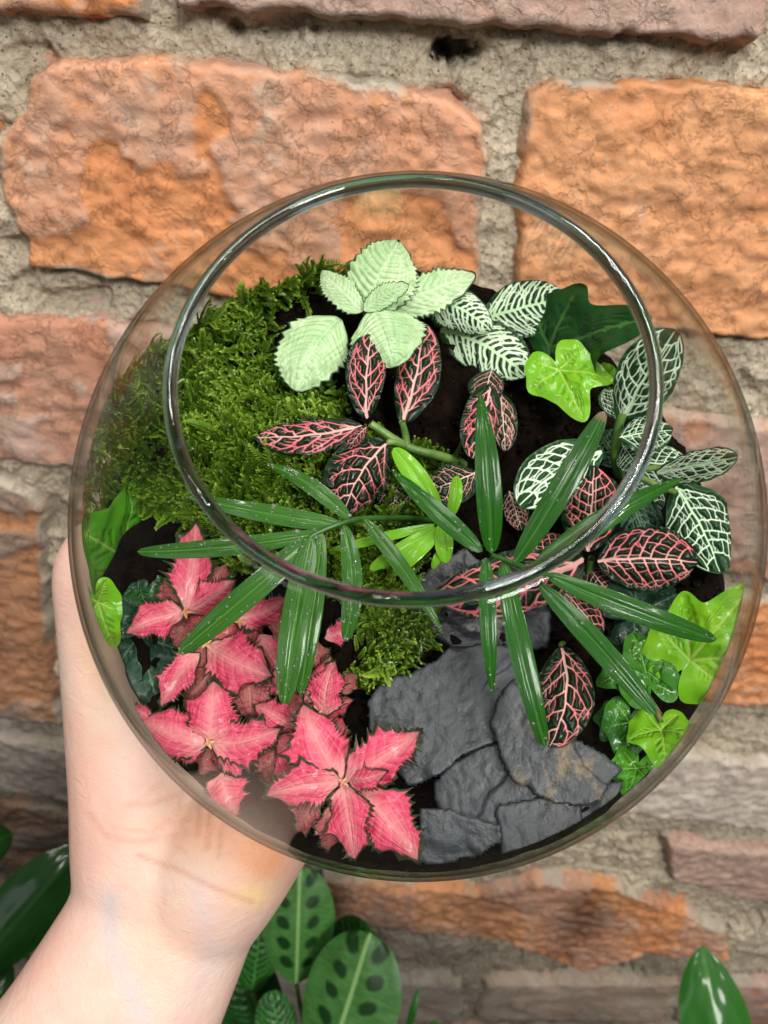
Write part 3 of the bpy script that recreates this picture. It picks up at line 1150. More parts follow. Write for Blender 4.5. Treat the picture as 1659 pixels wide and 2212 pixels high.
def ivy_leaf(parent, mat, hub, tip, seed=0, lobes=((0, 1.0), (58, .78), (-58, .78), (118, .50), (-118, .50)), lift=1.5, squash=1.0, inside=True, sig=30, floor=0.34, face=0.4, roll=0.0, label=None, droop=0.10):
    """lobed leaf around the point where its stalk joins; tip = end of the middle lobe"""
    hub, tip = np.asarray(hub), np.asarray(tip)
    toC = nrm(CAM - hub)
    V0 = nrm(face * NA + (1 - face) * toC) if inside else toC
    ax = tip - hub
    L = np.linalg.norm(ax)
    Y = ax / L
    X = nrm(np.cross(Y, V0))
    Z = np.cross(X, Y)
    c, s_ = math.cos(roll), math.sin(roll)
    X, Z = X * c + Z * s_, Z * c - X * s_
    nth, nrr = 128, 30
    th = np.linspace(-np.pi, np.pi, nth, endpoint=False)
    R = np.zeros(nth)
    for a, l in lobes:
        d = np.degrees((th - R_(a) + np.pi) % (2 * np.pi) - np.pi)
        R = np.maximum(R, 0) + 0
        R = np.log(np.exp(9 * R) + np.exp(9 * (floor + (l - floor) * np.exp(-(np.abs(d) / sig) ** 1.7))) - 1) / 9
    back = np.exp(-((np.pi - np.abs(th)) / 0.30) ** 2)
    R = R * (1 - 0.72 * back)
    R = R * (1 + 0.02 * np.sin(th * 9 + seed)) / max(R)
    rr = (np.arange(1, nrr + 1) / nrr)
    A, B = np.meshgrid(rr, th, indexing='ij')
    rad = A * R[None, :]
    x, y = rad * np.sin(B) * squash, rad * np.cos(B)
    z = -droop * (rad ** 2) + 0.05 * np.sin(B * 3 + seed) * rad + 0.05 * fbm(x * 3, y * 3, octv=2, seed=seed)
    vec = hub + (x[..., None] * X + y[..., None] * Y) * L + Z * ((z * L)[..., None] + lift * 0.001 * 4 * (rad * (1 - np.clip(rad, 0, 1)))[..., None])
    P = np.vstack([hub[None], vec.reshape(-1, 3)])
    if inside:
        P = keep_inside(P)
    F = grid_faces(nrr, nth, True) + 1
    tri = [(0, 1 + (i + 1) % nth, 1 + i) for i in range(nth)]
    segs, hw = [], []
    rnd = random.Random(seed)
    for a, l in lobes:
        a = R_(a)
        e = (math.sin(a) * l * .92 * squash, math.cos(a) * l * .92)
        segs.append((0, 0, *e)); hw.append((.016, .004))
        for q in (.3, .48, .66, .8):
            for sd in (-1, 1):
                b = a + sd * .75
                p0 = (e[0] * q, e[1] * q)
                ln = .26 * l * (1.1 - q)
                segs.append((*p0, p0[0] + math.sin(b) * ln, p0[1] + math.cos(b) * ln)); hw.append((.005, .001))
    v = seg_field(np.concatenate([[0], x.ravel()]), np.concatenate([[0], y.ravel()]), segs, hw)
    me = mesh_from('leaf', P, [tuple(map(int, f)) for f in F] + tri, {'vein': v})
    o = link('leaf', me, mat, parent)
    if label: o['label'] = label
    return o


def stem(parent, pts, r0, r1, mat, name='stem', inside=True):
    c = curve_pts(pts, max(10, 5 * len(pts)))
    if inside:
        c = keep_inside(c, 0.0045)
    V, F = tube(c, np.linspace(r0, r1, len(c)), 8)
    return link(name, mesh_from(name, V, F), mat, parent)


def root_of(px, py):
    """point on the soil, under what shows at this place"""
    P = at(px, py, 0)
    q = w2loc(P)
    q[2] = SOIL + soil_off(q[0], q[1]) - 0.002
    return loc2w(q)


# ---- moss
def in_poly(x, y, poly):
    return poly_sdf(x, y, poly) > 0


moss_poly = [(400, 740), (480, 690), (570, 645), (690, 600), (740, 600), (700, 680), (620, 720), (600, 800), (660, 870), (760, 890), (770, 960), (860, 1000), (960, 1010), (1000, 1080), (960, 1130),
             (880, 1250), (905, 1330), (935, 1400), (880, 1440), (800, 1510), (760, 1470), (790, 1380), (760, 1330), (640, 1250), (500, 1240), (440, 1150), (330, 1130), (165, 1120), (170, 960), (240, 850), (330, 760)]


def make_sprig(seed):
    r = np.random.default_rng(seed)
    V, F, tone = [], [], []
    n = 15
    bend = r.uniform(-.35, .35, 2)
    path = [np.array([bend[0] * u * u, bend[1] * u * u, u * (1 - .12 * u)]) for u in np.linspace(0, 1, n + 1)]
    for k in range(1, n + 1):
        p = path[k]
        for j in range(3 if k < n else 2):
            a = k * 2.1 + j * 2.09 + r.uniform(-.3, .3)
            ln = 0.17 * (0.5 + 0.6 * math.sin(math.pi * (k / n) ** .7)) * r.uniform(.8, 1.2)
            d = np.array([math.cos(a), math.sin(a), .75 + 0.5 * k / n]); d /= np.linalg.norm(d)
            sd = np.cross(d, [0, 0, 1.0]); sd /= np.linalg.norm(sd)
            i0 = len(V)
            w = .036
            V += [p, p + d * ln * .5 + sd * w, p + d * ln, p + d * ln * .5 - sd * w]
            F.append([i0, i0 + 1, i0 + 2, i0 + 3])
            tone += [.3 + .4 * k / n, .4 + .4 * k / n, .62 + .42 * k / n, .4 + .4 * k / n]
    for k in range(0, n, 3):
        i0 = len(V)
        a, b = path[k], path[min(n, k + 3)]
        V += [a + [.012, 0, 0], a - [.012, 0, 0], b - [.012, 0, 0], b + [.012, 0, 0]]
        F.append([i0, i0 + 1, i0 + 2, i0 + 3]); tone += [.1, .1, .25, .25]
    return np.array(V), np.array(F), np.array(tone)


sprigs = [make_sprig(k) for k in range(7)]
TV, TF, TT_ = [], [], []
cnt = 0
mr = np.random.default_rng(21)
pp = np.array(moss_poly, float)
NM = 11000
for k in range(NM * 3):
    if cnt >= NM: break
    px = mr.uniform(pp[:, 0].min(), pp[:, 0].max())
    py = mr.uniform(pp[:, 1].min(), pp[:, 1].max() + 0)
    if k % 3000 == 0:
        pass
    d = float(poly_sdf(np.array([px]), np.array([py]), pp)[0])
    if d < mr.uniform(-6, 14): continue
    q = w2loc(root_of(px, py))
    q3 = w2loc(at(px, py, 3))
    if q3[2] - SOIL > .0035 or math.hypot(q3[0] - q[0], q3[1] - q[1]) > .004: q = q3
    hmap = 0.0035 + 0.0035 * (vnoise(q[0] * 190, q[1] * 190, seed=4) + 1) * smooth(0, 70, d)
    q[2] += hmap - 0.001
    ln = mr.uniform(.0036, .0066)
    if mr.random() < (.30 if (py < 740 and d < 45) else .035): ln *= mr.uniform(1.5, 2.3)
    clump = float(vnoise(q[0] * 120, q[1] * 120, seed=9))
    az = 3.0 * float(vnoise(q[0] * 90 + 7, q[1] * 90, seed=12)) * 2 + mr.uniform(-1.3, 1.3)
    tl = mr.uniform(.25, 1.25)
    ez = np.array([math.cos(az) * math.sin(tl), math.sin(az) * math.sin(tl), math.cos(tl)])
    ex = nrm(np.cross(ez, [0.2, 0.3, 1.0])); ey = np.cross(ez, ex)
    V, F, tn = sprigs[k % 7]
    W = q + (V[:, 0:1] * ex + V[:, 1:2] * ey + V[:, 2:3] * ez) * ln
    TF.append(F); TV.append(W)
    dead = mr.random() < .03
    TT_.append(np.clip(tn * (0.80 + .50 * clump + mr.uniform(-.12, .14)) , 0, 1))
    cnt += 1
offs = np.cumsum([0] + [len(v) for v in TV[:-1]])
mv_ = keep_inside(loc2w(np.vstack(TV)), 0.003)
mf_ = np.vstack([f + o for f, o in zip(TF, offs)])
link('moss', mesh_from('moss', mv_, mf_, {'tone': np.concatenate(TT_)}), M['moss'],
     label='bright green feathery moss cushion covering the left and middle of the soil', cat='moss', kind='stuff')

# clods and bark bits on the open soil
cv, cf = [], []
base_ico = bmesh.new()
bmesh.ops.create_icosphere(base_ico, subdivisions=1, radius=1)
iv = np.array([v.co[:] for v in base_ico.verts]); if_ = np.array([[v.index for v in f.verts] for f in base_ico.faces])
base_ico.free()
for k in range(2600):
    rr, aa = rmax * math.sqrt(mr.random()), mr.uniform(0, 6.283)
    a, b = rr * math.cos(aa), rr * math.sin(aa)
    if a < -.040 and b < .03: a = -a
    s_ = mr.uniform(.0004, .0014) * (1.6 if mr.random() < .06 else 1)
    sc_ = np.array([mr.uniform(.6, 1.6), mr.uniform(.6, 1.4), mr.uniform(.4, .9)]) * s_
    jit = 1 + mr.uniform(-.3, .3, len(iv))[:, None]
    q = iv * jit * sc_ + np.array([a, b, SOIL + soil_off(a, b) + .0006])
    cf.append(if_ + len(iv) * k); cv.append(q)
link('soil_crumbs', mesh_from('soil_crumbs', keep_inside(loc2w(np.vstack(cv)), .003), np.vstack(cf), shade=False), M['soil'],
     label='small crumbs of soil and bark scattered on the surface', cat='soil', kind='stuff')


# ---- slate
def slate(poly, h0, thick, seed, label, tilt=(0, 0), rust=0.0, ledges=1):
    """split-face slab: outline in photograph units, lying hmm over the soil"""
    qs = np.array([w2loc(at(x, y, h0)) for x, y in poly])
    u0, v0 = qs[:, 0].min() - .001, qs[:, 1].min() - .001
    u1, v1 = qs[:, 0].max() + .001, qs[:, 1].max() + .001
    st = .00045
    nu, nv = int((u1 - u0) / st), int((v1 - v0) / st)
    U, Vg = np.meshgrid(np.linspace(u0, u1, nu), np.linspace(v0, v1, nv))
    d = poly_sdf(U, Vg, qs[:, :2]) + .0005 * fbm(U * 240, Vg * 300, octv=4, seed=seed)
    cu, cvv = (u0 + u1) / 2, (v0 + v1) / 2
    top = SOIL + h0 * .001 + (U - cu) * tilt[0] + (Vg - cvv) * tilt[1]
    top = top + 0.0005 * fbm(U * 40, Vg * 40, octv=4, seed=seed + 2) + .00018 * fbm(U * 500, Vg * 500, octv=3, seed=seed + 8)
    # cleavage ledges: the surface steps down along wandering lines
    for k in range(ledges):
        f = fbm(U * 38 + 5 * k, Vg * 38, octv=4, seed=seed + 20 + k)
        f = f * .55 + .5 * (_hash(k, seed, 2, 1) - .5) + ((U - cu) * math.sin(seed + k) + (Vg - cvv) * math.cos(seed + k)) * 110
        top = top - .0008 * smooth(.0, .03, f) * smooth(-.25, .15, fbm(U * 60 + 3, Vg * 60, octv=2, seed=seed + 77))
    top = top - .0005 * smooth(.0007, 0.0, d)
    bot = top - thick * .001
    keep = d > 0
    F = grid_faces(nv, nu)
    F = F[keep.ravel()[F].all(1)]
    used = np.unique(F)
    rm_ = -np.ones(nu * nv, int); rm_[used] = np.arange(len(used))
    T = np.stack([U, Vg, top], -1).reshape(-1, 3)[used]
    Bm = np.stack([U, Vg, bot], -1).reshape(-1, 3)[used]
    Ft = rm_[F]
    e = np.sort(np.stack([Ft, np.roll(Ft, -1, 1)], -1).reshape(-1, 2), 1)
    raw = np.stack([Ft, np.roll(Ft, -1, 1)], -1).reshape(-1, 2)
    key = e[:, 0] * 10 ** 7 + e[:, 1]
    uq, inv, ct = np.unique(key, return_inverse=True, return_counts=True)
    bd = raw[ct[inv] == 1]
    n = len(T)
    side = np.stack([bd[:, 1], bd[:, 0], bd[:, 0] + n, bd[:, 1] + n], -1)
    allF = np.vstack([Ft, (Ft + n)[:, ::-1], side])
    P = keep_inside(loc2w(np.vstack([T, Bm])), .0032)
    return link('slate_stone', mesh_from('slate_stone', P, allF, {'rust': np.full(2 * n, rust)}), M['slate'],
                label=label, cat='stone', group='slate pieces laid on the soil')


slate([(842, 1376), (852, 1320), (880, 1262), (950, 1210), (1010, 1180), (1060, 1240), (1200, 1310), (1190, 1400), (1050, 1425), (985, 1410), (938, 1372), (890, 1380)], 3.0, 2.5, 41,
      'brownish grey slate piece behind the others, below the palm frond hub', (0, .10), .15)
slate([(789, 1512), (830, 1464), (884, 1455), (942, 1422), (976, 1393), (1038, 1386), (1130, 1400), (1160, 1440), (1120, 1500), (1085, 1560), (1078, 1600), (1000, 1640), (935, 1685), (880, 1705), (840, 1640), (800, 1590)], 5.0, 3.2, 53,
      'largest smooth blue grey slate slab in the middle of the stones', (0, -.05), 0, 1)
slate([(905, 1742), (955, 1745), (1010, 1760), (1085, 1780), (1082, 1822), (1042, 1850), (955, 1874), (895, 1865)], 7.5, 2.5, 66,
      'small pale grey slate piece at the bottom beside the lowest coral leaf', (0, .22), 0)
slate([(1070, 1740), (1190, 1720), (1270, 1700), (1350, 1680), (1330, 1740), (1235, 1810), (1130, 1850), (1085, 1856)], 7.0, 2.5, 71,
      'dark slate piece lying lowest on the right against the glass', (0, .05), 0)
slate([(930, 1694), (975, 1640), (1074, 1596), (1107, 1630), (1183, 1700), (1240, 1760), (1215, 1800), (1120, 1812), (1010, 1796), (950, 1768)], 6.0, 2.6, 87,
      'rounded dark slate slab below the long dark gap in the stones', (.03, 0), 0, 1)
slate([(1061, 1558), (1075, 1500), (1107, 1462), (1145, 1470), (1190, 1540), (1230, 1590), (1290, 1615), (1352, 1660), (1300, 1730), (1275, 1745), (1194, 1737), (1112, 1692), (1078, 1635)], 8.5, 2.6, 95,
      'slate slab with rusty orange flecks, on top beside the dark pink veined leaf', (.04, .02), 0.6, 1)

# ---- cream plant
p = empty('cream_nerve_plant', root_of(800, 690), 'nerve plant with large pale cream green leaves edged dark, at the back of the bowl', 'plant', 'nerve plants in the bowl')
hubP = at(790, 668, 24)
stem(p, [root_of(800, 700), at(795, 690, 16), hubP], .0012, .0010, M['stem'])
for (b, t, w, kw) in (
    ((830, 668, 21), (1028, 592, 22), 92, dict(seed=3, lift=2)),
    ((786, 672, 24), (862, 520, 29), 152, dict(seed=1, lift=3, side=-.02)),
    ((783, 674, 25), (694, 584, 26), 66, dict(seed=2, lift=2)),
    ((735, 688, 22), (642, 848, 22), 152, dict(seed=6, lift=5, side=.12, cup=.2)),
    ((803, 672, 26), (852, 795, 27), 168, dict(seed=5, lift=5, cup=.2, side=-.05)),
    ((786, 672, 27), (884, 616, 29), 50, dict(seed=4, lift=2, side=-.1)),
):
    leaf(p, M['cream'], at(*b), at(*t), w, style='fine', shape='cream', teeth=13, wave=.02, **{**dict(cup=.08), **kw})

# ---- white striped plant
p = empty('striped_nerve_plant', root_of(960, 720), 'nerve plant with dark leaves densely striped white, right of the cream plant', 'plant', 'nerve plants in the bowl')
stem(p, [root_of(960, 730), at(945, 700, 8), at(925, 665, 13)], .0012, .0009, M['stem'])
for (b, t, w, kw) in (
    ((1040, 690, 10), (1225, 640, 12), 112, dict(seed=12, lift=2)),
    ((950, 712, 9), (1138, 812, 11), 118, dict(seed=13, lift=5, side=-.10, cup=.2)),
    ((900, 648, 15), (1062, 716, 16), 84, dict(seed=11, lift=5, side=-.14, cup=.25)),
):
    leaf(p, M['stripevein'], at(*b), at(*t), w, style='stripe', shape='ovate', wave=.01, **{**dict(cup=.1), **kw})
leaf(p, M['whitevein'], at(1140, 790, 6), at(1212, 838, 7), 56, style='net', seed=15)

# ---- pink veined plant, centre left
p = empty('pink_veined_nerve_plant', root_of(900, 990), 'nerve plant with black green leaves veined pink over the moss, left of centre', 'plant', 'nerve plants in the bowl')
stem(p, [root_of(1000, 1010), at(950, 985, 12), at(880, 965, 16), at(800, 915, 21)], .0013, .0010, M['stem'])
stem(p, [at(880, 965, 16), at(875, 935, 18), at(868, 910, 21)], .0010, .0008, M['stem'])
stem(p, [at(880, 965, 16), at(850, 955, 19), at(833, 957, 20)], .0009, .0008, M['stem'])
for (b, t, w, kw) in (
    ((870, 915, 20), (914, 698, 24), 88, dict(seed=22, lift=3, roll=.12, side=.06)),
    ((793, 905, 22), (806, 713, 28), 78, dict(seed=21, lift=4, side=-.06, roll=-.2)),
    ((783, 920, 22), (553, 944, 23), 76, dict(seed=23, lift=5, side=-.10)),
    ((836, 958, 20), (742, 1112, 18), 124, dict(seed=25, lift=5, side=.10)),
    ((792, 922, 23), (751, 970, 24), 30, dict(seed=24, lift=2)),
):
    leaf(p, M['pinkvein'], at(*b), at(*t), w, style='pink', **{**dict(cup=.17, wave=.035, fold=.06), **kw})
for (b, t, w, kw) in (
    ((880, 1012, 11), (848, 1112, 11), 84, dict(seed=26, side=.12)),
    ((1028, 1020, 12), (922, 1058, 13), 84, dict(seed=27, side=-.1)),
):
    leaf(p, M['palepink'], at(*b), at(*t), w, style='pink', **{**dict(cup=.1, lift=3), **kw})

# ---- pink plant behind the tall palm leaflet
p = empty('pink_veined_nerve_plant', root_of(1050, 900), 'nerve plant with narrow black green leaves veined pink, behind the upright palm leaflet', 'plant', 'nerve plants in the bowl')
stem(p, [root_of(1060, 990), at(1055, 900, 4), at(1060, 830, 8)], .0011, .0008, M['stem'])
leaf(p, M['palepink'], at(1080, 850, 10), at(1092, 975, 10), 52, style='pink', seed=32, lift=2)
leaf(p, M['palepink'], at(1062, 800, 13), at(1040, 880, 14), 70, style='pink', seed=33, lift=2)
leaf(p, M['pinkvein'], at(1062, 828, 15), at(1022, 992, 15), 76, style='pink', seed=31, lift=3)

# ---- white net plant on the right
p = empty('white_net_nerve_plant', root_of(1350, 960), 'nerve plant with dark leaves netted in white veins, at the right of the bowl', 'plant', 'nerve plants in the bowl')
stem(p, [root_of(1345, 1040), at(1330, 985, 10), at(1335, 930, 16), at(1345, 890, 20)], .0015, .0011, M['stem'])
stem(p, [at(1330, 985, 10), at(1380, 1010, 11), at(1430, 1010, 13)], .0010, .0008, M['stem'])
stem(p, [at(1335, 1000, 9), at(1400, 1040, 11), at(1462, 1065, 13)], .0010, .0008, M['stem'])
for (b, t, w, kw) in (
    ((1345, 962, 13), (1382, 1018, 12), 72, dict(seed=43)),
    ((1330, 905, 17), (1316, 835, 18), 50, dict(seed=48)),
    ((1345, 912, 18), (1462, 712, 17), 116, dict(seed=41, lift=3, side=-.06)),
    ((1302, 975, 14), (1122, 1094, 15), 112, dict(seed=44, lift=4, side=.12)),
    ((1338, 945, 19), (1452, 930, 20), 78, dict(seed=42, lift=3)),
    ((1418, 1022, 13), (1594, 986, 13), 70, dict(seed=45, lift=2)),
    ((1460, 1050, 13), (1556, 1238, 9), 138, dict(seed=46, lift=3, side=-.08)),
):
    leaf(p, M['whitevein'], at(*b), at(*t), w, style='net', **{**dict(cup=.15, wave=.03, fold=.06), **kw})

# ---- pink net plant on the right
p = empty('coral_veined_nerve_plant', root_of(1280, 1220), 'nerve plant with broad green leaves netted in coral pink, right of centre under the palm', 'plant', 'nerve plants in the bowl')
stem(p, [root_of(1270, 1260), at(1275, 1225, 5), at(1278, 1206, 9)], .0012, .0009, M['stem'])
for (b, t, w, kw) in (
    ((1100, 1060, 5), (1128, 1146, 5), 50, dict(seed=57, m='palepink')),
    ((1262, 1208, 9), (942, 1288, 10), 128, dict(seed=53, lift=4, side=-.10)),
    ((1205, 1262, 8), (1300, 1375, 8), 72, dict(seed=54, lift=2)),
    ((1270, 1192, 11), (1283, 1008, 14), 112, dict(seed=51, lift=3)),
    ((1290, 1212, 11), (1508, 1215, 12), 132, dict(seed=52, lift=3, side=-.04)),
):
    m = kw.pop('m', 'pinkvein')
    leaf(p, M[m], at(*b), at(*t), w, style='pinknet', **{**dict(cup=.15, wave=.03, fold=.06), **kw})
p = empty('pink_veined_nerve_plant', root_of(1215, 1400), 'single black green leaf with coral veins standing over the slate on the right', 'plant', 'nerve plants in the bowl')
stem(p, [root_of(1222, 1385), at(1212, 1392, 8), at(1212, 1400, 11)], .0007, .0005, M['stem'])
leaf(p, M['pinkvein'], at(1212, 1398, 11), at(1186, 1614, 12), 114, style='pink', seed=61, lift=4, side=-.20, cup=.1)

# ---- ivy
def ivy(name_label, cat='ivy'):
    return name_label


IG = 'ivy plants in the bowl'
p = empty('ivy', root_of(1200, 800), 'large glossy dark ivy leaf with a lime young leaf below it, at the back right', 'ivy', IG)
stem(p, [root_of(1150, 830), at(1165, 790, 6), at(1187, 752, 10)], .0009, .0007, M['stembrown'])
ivy_leaf(p, M['ivydark'], at(1187, 752, 11), at(1400, 685, 12), seed=1, lobes=((0, 1.0), (-46, .62), (36, .60), (-99, .42), (100, .25)), sig=24, floor=.25, label='large dark glossy leaf', droop=.05)
stem(p, [at(1150, 830, 4), at(1175, 815, 12), at(1208, 806, 15)], .0009, .0006, M['stemlime'])
ivy_leaf(p, M['ivylime'], at(1208, 800, 18), at(1262, 908, 18), seed=2, lobes=((0, 1.0), (73, .58), (-53, .88), (-110, .46), (130, .42)), sig=26, floor=.36, label='lime green young leaf', droop=.08)
ivy_leaf(p, M['ivylime'], at(1305, 806, 17), at(1340, 830, 17), seed=3, lobes=((0, 1), (60, .5), (-60, .5)), label='tiny lime leaf')

p = empty('ivy', root_of(1430, 1430), 'ivy with a bright lime leaf against the right side of the glass', 'ivy', IG)
stem(p, [root_of(1390, 1455), at(1430, 1450, 6), at(1491, 1426, 10)], .0009, .0007, M['stemlime'])
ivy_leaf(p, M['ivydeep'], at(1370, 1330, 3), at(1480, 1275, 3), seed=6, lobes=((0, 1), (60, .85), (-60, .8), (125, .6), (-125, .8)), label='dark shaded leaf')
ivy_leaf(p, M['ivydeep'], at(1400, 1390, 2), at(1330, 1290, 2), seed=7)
ivy_leaf(p, M['ivylime'], at(1491, 1425, 11), at(1625, 1265, 11), seed=8, lobes=((0, 1.0), (44, .66), (-41, .70), (90, .34), (-80, .42)), sig=24, floor=.30, label='bright lime leaf pressed against the glass')

p = empty('ivy', root_of(1400, 1500), 'glossy mid green ivy shoot between the slate and the right side of the glass', 'ivy', IG)
stem(p, [root_of(1330, 1470), at(1380, 1480, 7), at(1395, 1500, 7), at(1425, 1545, 6)], .0010, .0008, M['stembrown'])
ivy_leaf(p, M['ivymid'], at(1385, 1440, 8), at(1448, 1495, 8), seed=10, lobes=((0, 1), (70, .75), (-100, 1.0), (150, .8)), floor=.45, label='glossy mid green leaf')
ivy_leaf(p, M['ivymid'], at(1400, 1470, 8), at(1368, 1362, 9), seed=11, lobes=((0, 1), (50, .5), (-50, .5), (130, .5), (-130, .5)), floor=.4)
ivy_leaf(p, M['ivymid'], at(1335, 1455, 6), at(1290, 1480, 6), seed=12, lobes=((0, 1), (75, .8), (-75, .8)), floor=.5)
ivy_leaf(p, M['ivydark'], at(1330, 1560, 3), at(1300, 1600, 4), seed=13, lobes=((0, 1), (60, .9), (-60, .9), (120, .9), (-120, .8)), floor=.5)

p = empty('ivy', root_of(1370, 1650), 'small ivy with one yellow green leaf, lower right of the glass', 'ivy', IG)
stem(p, [root_of(1400, 1530), at(1415, 1535, 8), at(1428, 1560, 10)], .0009, .0006, M['stembrown'])
ivy_leaf(p, M['ivyleaf'], at(1375, 1660, 5), at(1352, 1728, 5), seed=15, lobes=((0, 1), (60, .9), (-60, .95), (120, .7), (-120, .7)), floor=.5, label='fresh green lower leaf')
ivy_leaf(p, M['ivymid'], at(1360, 1560, 5), at(1345, 1650, 5), seed=16, lobes=((0, 1), (60, .6), (-60, .6), (130, .6), (-130, .6)), floor=.45)
ivy_leaf(p, M['ivylime'], at(1428, 1578, 10), at(1440, 1668, 9), seed=17, lobes=((0, 1), (62, .72), (-62, .85), (140, .40), (-135, .50)), sig=28, floor=.42, label='yellow green top leaf')

p = empty('ivy', root_of(240, 1220), 'ivy with a fresh green leaf and a lime leaf, left side of the glass', 'ivy', IG)
stem(p, [root_of(300, 1250), at(270, 1225, 7), at(250, 1200, 9)], .0009, .0007, M['stem'])
ivy_leaf(p, M['ivydark'], at(300, 1260, 5), at(320, 1320, 5), seed=20, lobes=((0, 1), (60, .8), (-60, .8), (130, .6), (-130, .6)), floor=.5)
ivy_leaf(p, M['ivyleaf'], at(252, 1196, 9), at(160, 1140, 9), seed=21, lobes=((0, 1), (62, .78), (-62, .95), (122, .85), (-125, .8)), floor=.45, label='fresh green leaf')
ivy_leaf(p, M['ivylime'], at(212, 1300, 9), at(248, 1402, 7), seed=22, lobes=((0, 1), (58, .45), (-55, .4), (140, .5), (-140, .5)), floor=.35, label='lime green leaf', squash=.8)

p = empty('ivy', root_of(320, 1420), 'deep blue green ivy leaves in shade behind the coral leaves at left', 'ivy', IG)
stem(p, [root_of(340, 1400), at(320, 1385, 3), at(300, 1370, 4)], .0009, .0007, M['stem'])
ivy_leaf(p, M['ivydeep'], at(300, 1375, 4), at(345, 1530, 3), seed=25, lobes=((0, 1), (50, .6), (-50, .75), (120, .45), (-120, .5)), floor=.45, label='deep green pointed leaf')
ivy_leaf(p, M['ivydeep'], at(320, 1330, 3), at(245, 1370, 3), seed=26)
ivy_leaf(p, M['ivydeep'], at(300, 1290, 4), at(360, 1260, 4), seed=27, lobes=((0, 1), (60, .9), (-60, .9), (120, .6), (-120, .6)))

# ---- coral frilled plants
FG = 'coral frilled nerve plants'


def frill_plant(hub, hh, label, leaves, lowleaves=()):
    p = empty('coral_frilled_plant', root_of(*hub), label, 'plant', FG)
    hp = at(hub[0], hub[1], hh)
    stem(p, [root_of(*hub), at(hub[0] + 4, hub[1] - 4, hh * .5), hp], .0014, .0012, M['stempink'])
    # tiny growing tip: four folded leaflets in the middle
    for k in range(4):
        a = k * 1.57 + hub[0]
        q = at(hub[0] + 14 * math.cos(a), hub[1] + 14 * math.sin(a), hh + 1.5)
        leaf(p, M['stempink'], hp, q, 9, style='blade', shape='wide', cup=-.2, seed=k, nu=7, nv=12, name='growing_tip')
    for i, (b, t, w, dh, kw) in enumerate(leaves):
        kw = dict(kw)
        m = M['frill2'] if kw.pop('old', 0) else M['frill']
        b = b or hub
        leaf(p, m, at(b[0], b[1], hh - .5 + dh * .3), at(t[0], t[1], hh + dh), w * 1.10, style='frill', shape='frill', teeth=kw.pop('teeth', 14), wave=.05,
             cup=kw.pop('cup', .10), lift=kw.pop('lift', 4), seed=hub[0] + i * 5, **kw)
    rr_ = random.Random(hub[0])
    for k in range(5):
        a = k * 1.256 + rr_.uniform(-.3, .3) + .6
        ln = rr_.uniform(62, 98)
        x1, y1 = hub[0] + ln * math.cos(a), hub[1] + ln * math.sin(a)
        if math.hypot(x1 - 893, y1 - 1162) > 690: continue
        leaf(p, M['frill2'] if k % 2 else M['frill3'], at(hub[0], hub[1], hh - 3), at(x1, y1, max(hh - 4.5, 2)), rr_.uniform(50, 72), style='frill', shape='frill', teeth=12, wave=.06,
             cup=.15, lift=3, seed=hub[1] + k * 7)
    return p


frill_plant((402, 1324), 11, 'coral frilled plant highest on the left, beside the ivy',
            [((425, 1300), (492, 1215), 66, -3, dict(old=1)), (None, (424, 1120), 88, 2, dict(side=.04)), (None, (268, 1372), 80, 1, dict(side=.08)),
             (None, (512, 1250), 72, 1, dict(side=.08))])
frill_plant((520, 1345), 8, 'coral frilled plant half hidden under the left palm frond',
            [((600, 1390), (640, 1290), 90, -3, dict(old=1)), ((505, 1338), (634, 1286), 66, 1, dict(side=.12)), ((560, 1370), (612, 1462), 96, -1, {}),
             ((700, 1380), (768, 1352), 46, -2, {}), ((640, 1420), (715, 1405), 60, -3, dict(old=1))])
frill_plant((447, 1392), 10, 'coral frilled plant with one broad pale leaf, in the middle of the coral patch',
            [((470, 1440), (395, 1530), 84, -4, dict(old=1)), ((540, 1450), (545, 1560), 96, -5, dict(old=1)), (None, (594, 1462), 118, 2, dict(side=.10)),
             ((432, 1410), (345, 1534), 70, 1, dict(side=.12)), ((590, 1450), (640, 1500), 70, -3, {})])
frill_plant((452, 1606), 10, 'coral frilled plant lowest on the left, against the glass',
            [((345, 1562), (276, 1521), 34, -2, {}), ((470, 1640), (556, 1640), 66, -1, {}), (None, (354, 1628), 56, -1, dict(side=-.05)),
             (None, (294, 1550), 112, 1, dict(side=-.06)), (None, (462, 1466), 106, 2, dict(side=.0)), (None, (614, 1570), 92, 2, dict(side=.10)),
             ((478, 1668), (516, 1764), 90, -1, dict(side=.1))])
frill_plant((690, 1545), 9, 'coral frilled plant with upright leaves beside the moss edge',
            [((600, 1590), (590, 1700), 80, -4, dict(old=1)), ((655, 1520), (716, 1412), 58, 0, dict(side=.08)), ((700, 1550), (726, 1424), 80, 2, dict(side=-.06)), ((640, 1575), (548, 1520), 72, 1, {}),
             ((650, 1580), (620, 1500), 84, -2, dict(old=1)), ((740, 1500), (768, 1455), 40, -2, dict(old=1))])
frill_plant((742, 1690), 14, 'coral frilled plant in front, its star of leaves complete and largest',
            [((700, 1700), (590, 1588), 108, -4, dict(side=-.05)), ((720, 1735), (708, 1842), 62, -4, dict(old=1)), ((690, 1720), (640, 1800), 60, -5, dict(old=1)), ((762, 1700), (908, 1868), 120, 0, dict(side=-.12)),
             (None, (654, 1514), 126, 2, dict(side=-.12)), (None, (915, 1574), 106, 2, dict(side=.05)), (None, (565, 1722), 90, 1, dict(side=.05)),
             (None, (768, 1866), 96, 1, dict(side=-.04)), ((752, 1684), (842, 1664), 48, 4, dict(side=.08))])
